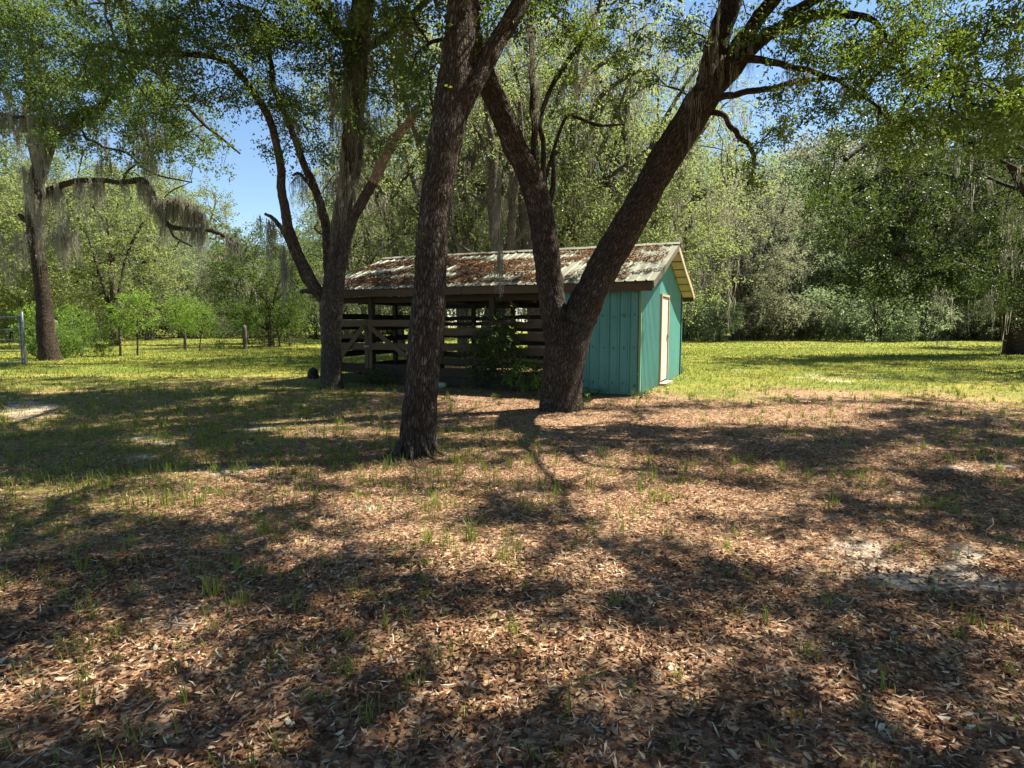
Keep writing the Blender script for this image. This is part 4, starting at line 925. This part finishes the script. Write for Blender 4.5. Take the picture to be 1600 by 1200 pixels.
# lone lawn tree and named trees of the right wood edge
plant(MID1, 'oak_tree', 'spreading oak whose boughs overhang the lawn from beyond the frame, before the huge oak', 19.4, 22.0, .95, 2.2, LEAF_DEEP, BARK)
plant(FAR2, 'oak_tree', 'round oak beyond the frame edge, past the huge oak at the lawn side', 36, 42, .9, 1.2, LEAF_DEEP, BARK)
plant(FAR1, 'oak_tree', 'tall grey green oak with bare flared trunk alone on the lawn past the shed', gpx(1147, 62), 62, 1.0, .7, LEAF_FARG, BARK_L)
r6 = np.random.default_rng(9)
kinds = [FAR1, FAR2, FAR3, FAR4]
ORD = 'first second third fourth fifth sixth seventh eighth ninth tenth eleventh twelfth thirteenth fourteenth fifteenth sixteenth seventeenth eighteenth nineteenth twentieth'.split()
ORD += ['twenty-'+w_ for w_ in ORD[:9]]+['thirtieth']+['thirty-'+w_ for w_ in ORD[:9]]+['fortieth']+['forty-'+w_ for w_ in ORD[:9]]
def row(px0, px1, step, Y0, Y1, hmin, hmax, label, grp, leafs, seed):
    r_ = np.random.default_rng(seed); px = px0; made = []
    while px < px1:
        Y_ = r_.uniform(Y0, Y1); kd = kinds[r_.integers(0, 4)]; h = {id(FAR1): 17, id(FAR2): 14, id(FAR3): 20, id(FAR4): 11}[id(kd)]
        hm = hmax if not callable(hmax) else hmax(px); s = r_.uniform(hmin, hm)/h
        made.append(plant(kd, 'wood_tree', label, gpx(px, Y_), Y_, s, r_.uniform(0, 6.28), leafs[r_.integers(0, len(leafs))], BARK_FAR if r_.random() < .6 else BARK_L, grp, sz=s))
        px += step*r_.uniform(.75, 1.25)
    if '%s' in label:
        for i, o in enumerate(made if px0 > 900 else made[::-1]): o['label'] = label % ORD[i]
row(1065, 1900, 54, 70, 80, 16, 22, '%s tree rightwards from the shed along the front of the far wood', 'front trees of the wood past the shed', [LEAF_FAR, LEAF_FARG, LEAF_FARG], 1)
row(1000, 1950, 60, 86, 96, 24, 31, '%s tall oak rightwards from the shed in the rear rank of the far wood', 'back trees of the wood past the shed', [LEAF_FAR, LEAF_FARG], 2)
hl = lambda px: 12.5 if 290 < px < 490 else (24 if px <= 290 else 19)
row(-260, 660, 56, 74, 84, 11.5, hl, '%s tree leftwards from the barn along the wood across the pasture', 'front trees of the wood across the pasture', [LEAF_FAR, LEAF_FAR, LEAF_OLIVE], 3)
hl2 = lambda px: 14.5 if 270 < px < 500 else 28
row(-300, 700, 75, 92, 104, 13, hl2, '%s tall oak leftwards from the barn in the rear rank of the pasture wood', 'back trees of the wood across the pasture', [LEAF_FAR], 4)
row(560, 1090, 60, 62, 90, 16, 24, '%s far oak leftwards from the shed peak, hidden mostly behind the barn trees', 'far trees behind the barn', [LEAF_FAR], 5)
def bushes(px0, px1, step, Y0, Y1, label, grp, leafs, seed, smax=1.2):
    r_ = np.random.default_rng(seed); px = px0; made = []
    while px < px1:
        Y_ = r_.uniform(Y0, Y1); kd = (BUSH, BUSH2)[r_.integers(0, 2)]
        made.append(plant(kd, 'shrub', label, gpx(px, Y_), Y_, r_.uniform(.8, smax), r_.uniform(0, 6.28), leafs[r_.integers(0, len(leafs))], BARK_FAR, grp, 'shrub'))
        px += step*r_.uniform(.7, 1.3)
    for i, o in enumerate(made if px0 > 900 else made[::-1]): o['label'] = label % ORD[i]
bushes(1060, 1850, 30, 58, 66, '%s undergrowth shrub rightwards from the shed at the foot of the far wood', 'undergrowth of the wood past the shed', [LEAF_FARG, LEAF_FAR, LEAF_FAR], 6, 1.5)
bushes(-250, 620, 32, 70, 78, '%s undergrowth shrub leftwards from the barn at the foot of the pasture wood', 'undergrowth of the wood across the pasture', [LEAF_FAR, LEAF_FAR, LEAF_DARK], 7, 1.4)
# mid distance trees on the left pasture edge
for px, Y_, kd, s, rz, lf, lb_ in [(425, 44, FAR4, .80, 1.0, LEAF_DARK, 'dark bushy tree standing behind the fence next to the many stemmed oak'),
                                   (385, 50, FAR2, .62, 2.0, LEAF_FARG, 'blue green evergreen beyond the fence with a moss draped neighbour'),
                                   (180, 46, FAR2, .95, 3.0, LEAF_OLIVE, 'broad pale oak hung with moss standing in the pasture behind the round bush'),
                                   (-20, 40, FAR4, 1.1, 1.7, LEAF_OLIVE, 'pale oak partly cut by the picture edge behind the tube gate'),
                                   (20, 58, FAR2, 1.0, .3, LEAF_OLIVE, 'sunlit oak with pale stems seen through the tube gate'),
                                   (40, 56, FAR3, .98, 2.2, LEAF_FAR, 'tallest pale green oak behind the moss draped oak, left of its trunk'),
                                   (135, 60, FAR3, .95, 4.4, LEAF_FAR, 'tall pale green oak rising behind the drooping bare limb'),
                                   (235, 64, FAR1, 1.0, .8, LEAF_FAR, 'pale green oak bordering the open patch of sky'),
                                   (-60, 50, FAR1, 1.05, 3.8, LEAF_OLIVE, 'tall oak mostly beyond the frame behind the tube gate'),
                                   (545, 55, FAR2, .9, .9, LEAF_FAR, 'green oak seen above the corral gate beside the many stemmed oak')]:
    plant(kd, 'oak_tree', lb_, gpx(px, Y_), Y_, s, rz, lf, BARK_L)
# saplings along the fence
for px, py, kd, s, rz, lf, lb_ in [(215, 556, SAP, .92, 0, LEAF_LIME, 'round bright green bush tree, largest on the fence line'), (112, 552, SAP2, 1.1, 1, LEAF_LIME, 'bright leafy sapling wrapping the split wooden post'),
                                   (60, 560, SAP2, 1.05, 2, LEAF_LIME, 'low lime green bush right of the gate post'), (86, 560, BUSH, .5, 1.1, LEAF_WEED, 'dense green shrub hiding the foot of the moss draped oak'), (128, 556, SAP2, .95, 3, LEAF_WEED, 'darker scrub bush left of the round bush tree'),
                                   (288, 546, SAP, .95, 4, LEAF_LIME, 'upright lime green sapling with thin stem left of a wider one'), (312, 549, SAP, .82, 5, LEAF_LIME, 'wide lime green sapling with slanting stems beside the upright one'),
                                   (383, 545, SAP, .85, 2.5, LEAF_WEED, 'mid green sapling round a stout post in the middle of the fence'), (437, 541, SAP, 1.05, 1.5, LEAF_WEED, 'dark green slender sapling with a crooked stem'),
                                   (455, 540, SAP, .9, .5, LEAF_WEED, 'green sapling closest to the many stemmed oak'), (345, 546, SAP2, .5, 4.5, LEAF_WEED, 'tiny shrub at the fence wire between two saplings'), (160, 557, SAP2, .6, .2, LEAF_WEED, 'low tangled shrub with dark leaves at the fence foot')]:
    q = ground(px, py); plant(kd, 'sapling', lb_, q[0], q[1], s, rz, lf, BARK_L, None, 'sapling')
print('far trees', round(time.time()-T0, 1))

# ------------------------------------------------------------------ fence and gate on the left
FP = [(8, 573), (85, 556), (188, 556), (290, 547), (383, 546), (437, 542), (452, 541), (478, 538)]
FG = [ground(a, b_) for a, b_ in FP]
fence = thing('wire_fence', 'old wire mesh fence on thin wooden posts along the pasture', 'fence', FG[1])
for i, q in enumerate(FG[1:]):
    r_ = [.24, .055, .05, .12, .055, .055, .05][i]; hgt = [1.75, 1.5, 1.3, 1.5, 1.45, 1.5, 1.4][i]; G = Geo(); G.smooth = True
    pp = np.array([[0, 0, -.1], [.03, 0, hgt*.5], [.0, .02, hgt]])+q-FG[1]; tube(G, catmull(pp, 4), np.full(9, r_), 10, lump=.12, seed=i)
    link('post', G, WOOD_POST, fence, label='thick split wooden post' if i == 0 else None)
for i in range(1, len(FG)-1):
    a, b_ = FG[i]-FG[1], FG[i+1]-FG[1]; G = Geo(); L_ = np.linalg.norm(b_-a); d_ = (b_-a)/L_
    for z_ in (.08, .28, .48, .70, .92, 1.15): tube(G, np.array([a+[0, 0, z_], (a+b_)/2+[0, 0, z_-.02], b_+[0, 0, z_]]), np.full(3, .004), 3, cap=False)
    for k in range(1, int(L_/.3)): c = a+d_*k*.3; tube(G, np.array([c+[0, 0, .08], c+[0, 0, 1.15]]), np.full(2, .003), 3, cap=False)
    link('wire_mesh', G, WIRE, fence, kind='stuff')
g0 = ground(40, 571); g1 = g0+np.array([-3.4, -.6, 0])
tg = thing('tube_gate', 'grey steel tube gate standing at the end of the wire fence', 'gate', g0)
G = Geo(); G.smooth = True; tube(G, np.array([[0, 0, -.1], [0, 0, 1.0], [0, 0, 2.05]]), np.full(3, .05), 12); link('gate_post', G, STEEL, tg)
G = Geo(); G.smooth = True; tube(G, np.array([[-.10, -.02, .08], [-.10, -.02, 1.0], [-.10, -.02, 1.90]]), np.full(3, .03), 10); link('frame_tube', G, STEEL, tg)
for z_, r_ in ((1.86, .034), (1.38, .03), (.98, .018), (.55, .018), (.10, .03)):
    G = Geo(); G.smooth = True; e_ = (g1-g0); tube(G, np.array([[-.06, -.02, z_], e_*.5+[0, 0, z_], e_+[0, 0, z_]]), np.full(3, r_), 10); link('rail', G, STEEL, tg)
G = Geo()
for k in range(1, 26): c = (g1-g0)*k/26; tube(G, np.array([c+[0, 0, .1], c+[0, 0, 1.38]]), np.full(2, .004), 3, cap=False)
link('wire_mesh', G, WIRE, tg, kind='stuff')

# ------------------------------------------------------------------ small things
def rock(name, label, cat, c, size, mat, seed):
    G = Geo(); G.smooth = True; n_, m_ = 14, 9; V = []
    for i in range(m_+1):
        ph = math.pi*i/m_
        for j in range(n_):
            th_ = 2*math.pi*j/n_; V.append((math.sin(ph)*math.cos(th_), math.sin(ph)*math.sin(th_), math.cos(ph)))
    V = np.array(V); V = V*(1+.35*(fbm(V*1.6+seed, seed, 3)-.5)[:, None])*np.array(size)
    G.add(V, [[i*n_+j, (i+1)*n_+j, (i+1)*n_+(j+1) % n_, i*n_+(j+1) % n_] for i in range(m_) for j in range(n_)])
    return link(name, G, mat, None, c, label=label, cat=cat)
q = ground(690, 606); rock('stone', 'white rounded stone lying by the corral next to the nearest trunk', 'stone', (q[0], q[1], .06), (.13, .10, .085), STONE, 3)
q = ground(489, 592); G = Geo(); G.smooth = True
tube(G, np.array([[0, 0, -.05], [0, 0, .08], [.01, 0, .2], [.02, .01, .27]]), [.17, .15, .14, .12], 16, lump=.2, seed=4)
link('stump', G, DARKST, None, (q[0], q[1], 0), label='small black weathered stump left of the many stemmed oak', cat='stump')
q = ground(462, 565); G = Geo(); tube(G, np.array([[0, 0, -.05], [-.02, 0, .15], [-.03, 0, .32]]), [.008, .008, .007], 6)
link('stake', G, STONE, None, q, label='thin white stake stuck in the grass near the many stemmed oak', cat='stake')
for i, (px, py, lb_) in enumerate([(1547, 858, 'crooked pale twig standing out of the shaded leaves'), (1465, 868, 'thin curved grey stick lying at the edge of the pale sand'), (745, 862, 'short brown stick beside the tall grass tufts'), (940, 705, 'small dark stick lying on leaves before the shed')]):
    q = ground(px, py); r_ = np.random.default_rng(i+60); G = Geo(); G.smooth = True; k = np.linspace(0, 1, 6)
    a0 = r_.uniform(0, 3); L_ = .22 if i != 2 else .16
    pp = np.stack([(k-.5)*L_*math.cos(a0)+r_.normal(0, .02, 6), (k-.5)*L_*math.sin(a0)+r_.normal(0, .02, 6), .03+(.16*k if i == 0 else .02*np.sin(k*3))], -1)
    tube(G, pp, np.linspace(.005, .002, 6), 6); link('stick', G, WOOD_POST if i < 2 else WOOD, None, q, label=lb_, cat='stick')
mq = at(780, 285, 11.25)
G = Geo(); moss(G, np.array([[0, 0, .1], [.02, 0, -.15], [-.03, .02, -.45], [0, 0, -.8], [.01, 0, -1.1], [0, .01, -1.35]]), np.random.default_rng(7), n=80, Lm=(.5, .75), spread=.04, wd=.0045)
link('spanish_moss', G, MOSS, None, mq, label='long grey moss strand hanging straight down before the corral roof', cat='moss')
# surface roots of the front oak
rf = np.random.default_rng(99); fbse = ground(652, 712)
for k, (a, L_) in enumerate([(3.9, .55), (3.5, .5), (4.5, .4), (5.2, .45), (5.8, .4), (2.9, .4)]):
    G = Geo(); G.smooth = True; u = np.linspace(0, 1, 9); rr_ = .20+u*L_*.55
    pp = np.stack([np.cos(a+.3*u)*rr_+rf.normal(0, .008, 9), np.sin(a+.3*u)*rr_+rf.normal(0, .008, 9), .16*(1-u)**2+.012-.03*u], -1)
    tube(G, pp, np.linspace(.03, .008, 9), 7, lump=.2, seed=k, ridge=.004); o = link('root', G, BARK_L, front)
# vine climbing the front oak
vine = thing('vine', 'thin leafy vine climbing the shadowed side of the nearest trunk', 'vine', fbse)
G = Geo(); G.smooth = True; VP = []
for px, py in ((642, 560), (650, 505), (656, 455), (655, 420), (663, 380), (668, 345), (671, 300), (668, 270), (672, 235), (683, 190), (688, 140), (690, 100), (692, 50)):
    VP.append(at(px, py, 7.25+.5*(560-py)/560-.02))
VP = np.array(VP)-fbse; tube(G, catmull(VP, 5), np.full(len(catmull(VP, 5)), .005), 5); link('stem', G, BARK_L, vine)
G = Geo(); leaves(G, catmull(VP, 2)[::2], .12, 7, .075, .62, np.random.default_rng(5), sprays=4, tint0=.6); link('leaves', G, LEAF_LIME, vine)
# shrubs and weeds at the barn
def shrub(name, label, c, h, r_, ncl, seed, mat=LEAF_WEED, L=.08, n=34, cat='shrub', droop=.0, stems=5):
    rng = np.random.default_rng(seed); t = thing(name, label, cat, (c[0], c[1], 0)); G = Geo(); G.smooth = True
    sk = []
    for k in range(stems):
        a = rng.uniform(0, 6.28); e = np.array([math.cos(a)*r_*.5, math.sin(a)*r_*.5, h*rng.uniform(.6, .95)]); pp = catmull([(0, 0, -.03), e*.45+rng.normal(size=3)*.05, e], 5)
        tube(G, pp, np.linspace(.014, .005, len(pp)), 5, cap=False); sk.append(pp)
    C = rng.normal(size=(ncl, 3)); C = unit(C)*rng.uniform(.2, 1, (ncl, 1))**.5*np.array([r_, r_, h*.47])+np.array([0, 0, h*.52])
    twigs(G, sk, C, rng, r0=.003, seg=3, maxr=.01); link('stem', G, BARK_L, t, kind='stuff')
    G = Geo(); leaves(G, C, .22*max(.6, min(1.4, h)), n, L, .38, rng, sprays=6, tint0=.4, droop=droop); link('foliage', G, mat, t)
def bl(x, y): 
    c, s = math.cos(-TH), math.sin(-TH); return BO+np.array([x*c-y*s, x*s+y*c, 0])
shrub('shrub', 'tall loose shrub with narrow leaves growing against the corral boards', bl(-3.05, -.38), 1.95, .55, 60, 1, LEAF_DARK, .10, 26)
shrub('shrub', 'leafy shrub climbing the second corral post from the shed', bl(-3.75, -.3), 1.6, .42, 34, 2, LEAF_DARK, .09, 24)
shrub('shrub', 'bushy green shrub at the foot of the twin trunk on its corral side', bl(-2.25, -.9), .95, .5, 34, 3, LEAF_WEED, .09, 26)
shrub('shrub', 'low dark bush crouching in the shade under the corral gate', bl(-6.6, -.3), .42, .5, 22, 4, LEAF_DARK, .07, 26)
for i, (px, py, h_, r_, lb_) in enumerate([(955, 612, .30, .22, 'weed clump growing at the foot of the teal front wall'), (1002, 622, .16, .2, 'tiny weeds at the corner of the teal shed'), (905, 640, .28, .24, 'weed clump on the shed side of the twin trunk'), (862, 642, .2, .2, 'weeds sprouting before the twin trunk'),
                                        (532, 606, .22, .18, 'fern like weed at the foot of the many stemmed oak'), (1064, 584, .35, .2, 'yellow green weed at the rear corner of the shed'), (560, 600, .2, .3, 'weed patch before the corral gate'), (925, 618, .2, .3, 'creeping weed left of the clump on the teal wall')]):
    q = ground(px, py); shrub('weed', lb_, q, h_, r_, 12, 70+i, LEAF_WEED, .05, 16, 'weed', stems=3)
print('small things', round(time.time()-T0, 1))

# ------------------------------------------------------------------ leaf litter and grass
rl = np.random.default_rng(1234)
def fan(n, y0, y1, rng, slope=.90, pad=.8):
    """points spread evenly over the wedge of ground between two distances"""
    y = np.sqrt(rng.uniform(y0*y0, y1*y1, n)); x = rng.uniform(-1, 1, n)*(y*slope+pad); return x, y
G = Geo()
for y0, y1, dens_, L_, hx in ((1.7, 4.0, 3500, .031, True), (4.0, 7.5, 2400, .032, False), (7.5, 12.5, 650, .042, False), (12.5, 20, 90, .065, False)):
    area = .9*(y1*y1-y0*y0)+1.6*(y1-y0); n_ = int(area*dens_); x, y = fan(n_, y0, y1, rl)
    k = rl.random(n_) < (1-.8*lawnmap(x, y))*(1-.75*sandmap(x, y))*(.45+.75*np.clip(n2(x, y, .35, 71)*2-.45, 0, 1)); x, y = x[k], y[k]
    C = np.stack([x, y, gz(x, y)+rl.uniform(.003, .022, len(x))], -1); litter(G, C, L_, rl, .17 if hx else .20, hx, tl=.11+.52*n2(x, y, .5, 73))
    n3 = n_//5; x, y = fan(n3, y0, y1, rl); C = np.stack([x, y, gz(x, y)+rl.uniform(.004, .024, n3)], -1); litter(G, C, L_*1.5, rl, .25, False, .85, .10, .12)
link('leaf_litter', G, LITTER, label='layer of dry brown oak leaves over the yard', kind='stuff')
print('litter', G.n, round(time.time()-T0, 1))

G = Geo(); tr_ = np.random.default_rng(321); x, y = fan(520, 2.0, 9.0, tr_)
for a_, b_ in zip(x, y):
    L_ = tr_.uniform(.05, .24); az = tr_.uniform(0, 6.28); k = np.linspace(-.5, .5, 4); z0 = float(gz(a_, b_))+.018
    tube(G, np.stack([a_+k*L_*math.cos(az)+tr_.normal(0, .006, 4), b_+k*L_*math.sin(az)+tr_.normal(0, .006, 4), z0+tr_.uniform(0, .012, 4)], -1), np.linspace(.0028, .0014, 4), 4, cap=False, tint=tr_.random())
link('fallen_twigs', G, BARK_L, label='thin broken twigs strewn over the leaf litter', kind='stuff')
def blades(geo, B, h, wd, rng, tl=.4, bend=.5):
    M = len(B); az = rng.uniform(0, 6.28, M); d = np.stack([np.cos(az), np.sin(az), np.zeros(M)], -1); s = np.stack([-d[:, 1], d[:, 0], d[:, 2]], -1)
    hh_ = (h*rng.uniform(.4, 1.25, M))[:, None]; bn = hh_*bend*rng.uniform(.1, 1.1, (M, 1)); ww = (wd*rng.uniform(.7, 1.3, M))[:, None]
    m_ = B+np.array([0, 0, 1])*hh_*.6+d*bn*.35; t_ = B+np.array([0, 0, 1])*hh_+d*bn
    V = np.stack([B-s*ww, B+s*ww, m_+s*ww*.8, m_-s*ww*.8, t_], 1).reshape(-1, 3); b0 = np.arange(M)*5
    tt = np.clip(rng.normal(tl, .2, M), 0, 1)
    geo.add(V, np.stack([b0, b0+1, b0+2, b0+3], -1), None, tt)
    k0 = geo.n-len(V); geo.t.append(np.stack([b0+3, b0+2, b0+4], -1)+k0); geo.tt.append(tt)
G = Geo()
# lone tufts on the litter
for y0, y1, dens_, nb, h_, wd in ((2, 5, 40.0, 7, .085, .0022), (5, 9, 38.0, 8, .10, .0030), (9, 16, 10.0, 10, .10, .0048)):
    area = .9*(y1*y1-y0*y0)+1.6*(y1-y0); n_ = int(area*dens_); x, y = fan(n_, y0, y1, rl)
    pr = .45+2.2*np.clip(-x/3+.2, 0, 1)*np.clip((y-1.5)/2, 0, 1); k = rl.random(n_) < pr*np.clip(n2(x, y, 1.1, 81, 4)*5-1.8+.7*np.clip(-x/3, 0, 1), 0, 1.2); x, y = x[k], y[k]
    i = np.repeat(np.arange(len(x)), nb*2); j = rl.random(len(i)) < rl.uniform(.15, 1, len(x))[i]; i = i[j]
    bx = x[i]+rl.normal(0, .022, len(i))*(1+2*(rl.random(len(i)) < .2)); by = y[i]+rl.normal(0, .022, len(i))
    sc = rl.uniform(.5, 1.5, len(x))[i]
    blades(G, np.stack([bx, by, gz(bx, by)], -1), h_*sc, wd, rl, .36, .6)
link('grass', G, GRASS, label='sparse tufts of green grass poking through the leaf litter', kind='stuff')
G = Geo()
for y0, y1, dens_, h_, wd in ((3, 9, 260, .06, .0035), (9, 16, 260, .065, .006), (16, 26, 130, .07, .010), (26, 42, 45, .075, .020), (42, 66, 8, .09, .045)):
    area = .9*(y1*y1-y0*y0)+1.6*(y1-y0); n_ = int(area*dens_); x, y = fan(n_, y0, y1, rl)
    lm = lawnmap(x, y)+ (n2(x, y, .7, 91, 4)-.5)*1.7
    k = (rl.random(n_) < np.clip((lm-.25)*1.3, 0, 1))*(rl.random(n_) > sandmap(x, y)*.9); 
    P3_ = np.stack([x, y, 0*x], -1)-BO; lx = P3_[:, 0]*math.cos(TH)-P3_[:, 1]*math.sin(TH); ly = P3_[:, 0]*math.sin(TH)+P3_[:, 1]*math.cos(TH)
    k &= ~((lx > -8.6) & (lx < .1) & (ly > -.1) & (ly < 6.1)); x, y = x[k], y[k]
    blades(G, np.stack([x, y, gz(x, y)], -1), h_, wd, rl, .22+.56*np.clip(n2(x, y, 2.2, 97, 3)*1.8-.4, 0, 1), .9)
link('lawn_grass', G, GRASS, label='short sunlit turf of the lawn and pasture', kind='stuff')
print('grass', G.n, round(time.time()-T0, 1))
# single weeds one can point to
for i, (px, py, h_, nb, lb_) in enumerate([(1150, 725, .14, 40, 'bright green grass tuft alone on pale litter right of the shed corner'), (735, 848, .20, 34, 'tall brownish grass tuft, right one of a row of three'), (667, 850, .17, 34, 'dark green grass tuft, left one of a row of three'), (695, 858, .17, 24, 'small yellowish grass tuft between two taller ones'),
                                       (965, 945, .09, 22, 'low pale grass sprig in the dark band of shade'), (1395, 860, .10, 14, 'thin bright grass blades on the pale sand'), (1160, 700, .07, 18, 'small grass sprig behind the bright tuft'), (865, 705, .12, 16, 'pale arching grass blades before the twin trunk'), (540, 1000, .08, 30, 'yellowish flat weed rosette on sunlit litter'), (415, 835, .2, 44, 'dense upright dark grass clump on the grassy side of the yard'), (330, 930, .2, 26, 'tall narrow sunlit grass tuft beside a bright patch'), (865, 1185, .05, 30, 'small round green weed low among the nearest leaves')]):
    q = ground(px, py); r_ = np.random.default_rng(200+i); B = np.stack([r_.normal(0, .022, nb), r_.normal(0, .022, nb), np.zeros(nb)], -1)
    G = Geo(); blades(G, B, h_*.75, .003, r_, .45, .9); o = link('grass_tuft', G, GRASS, None, (q[0], q[1], float(gz(q[0], q[1]))), label=lb_, cat='grass tuft')
print('done', round(time.time()-T0, 1), 'objects', len(bpy.data.objects), 'tris', sum(len(o.data.polygons)*2 for o in {o.data.name: o for o in bpy.data.objects if o.type == 'MESH'}.values()))
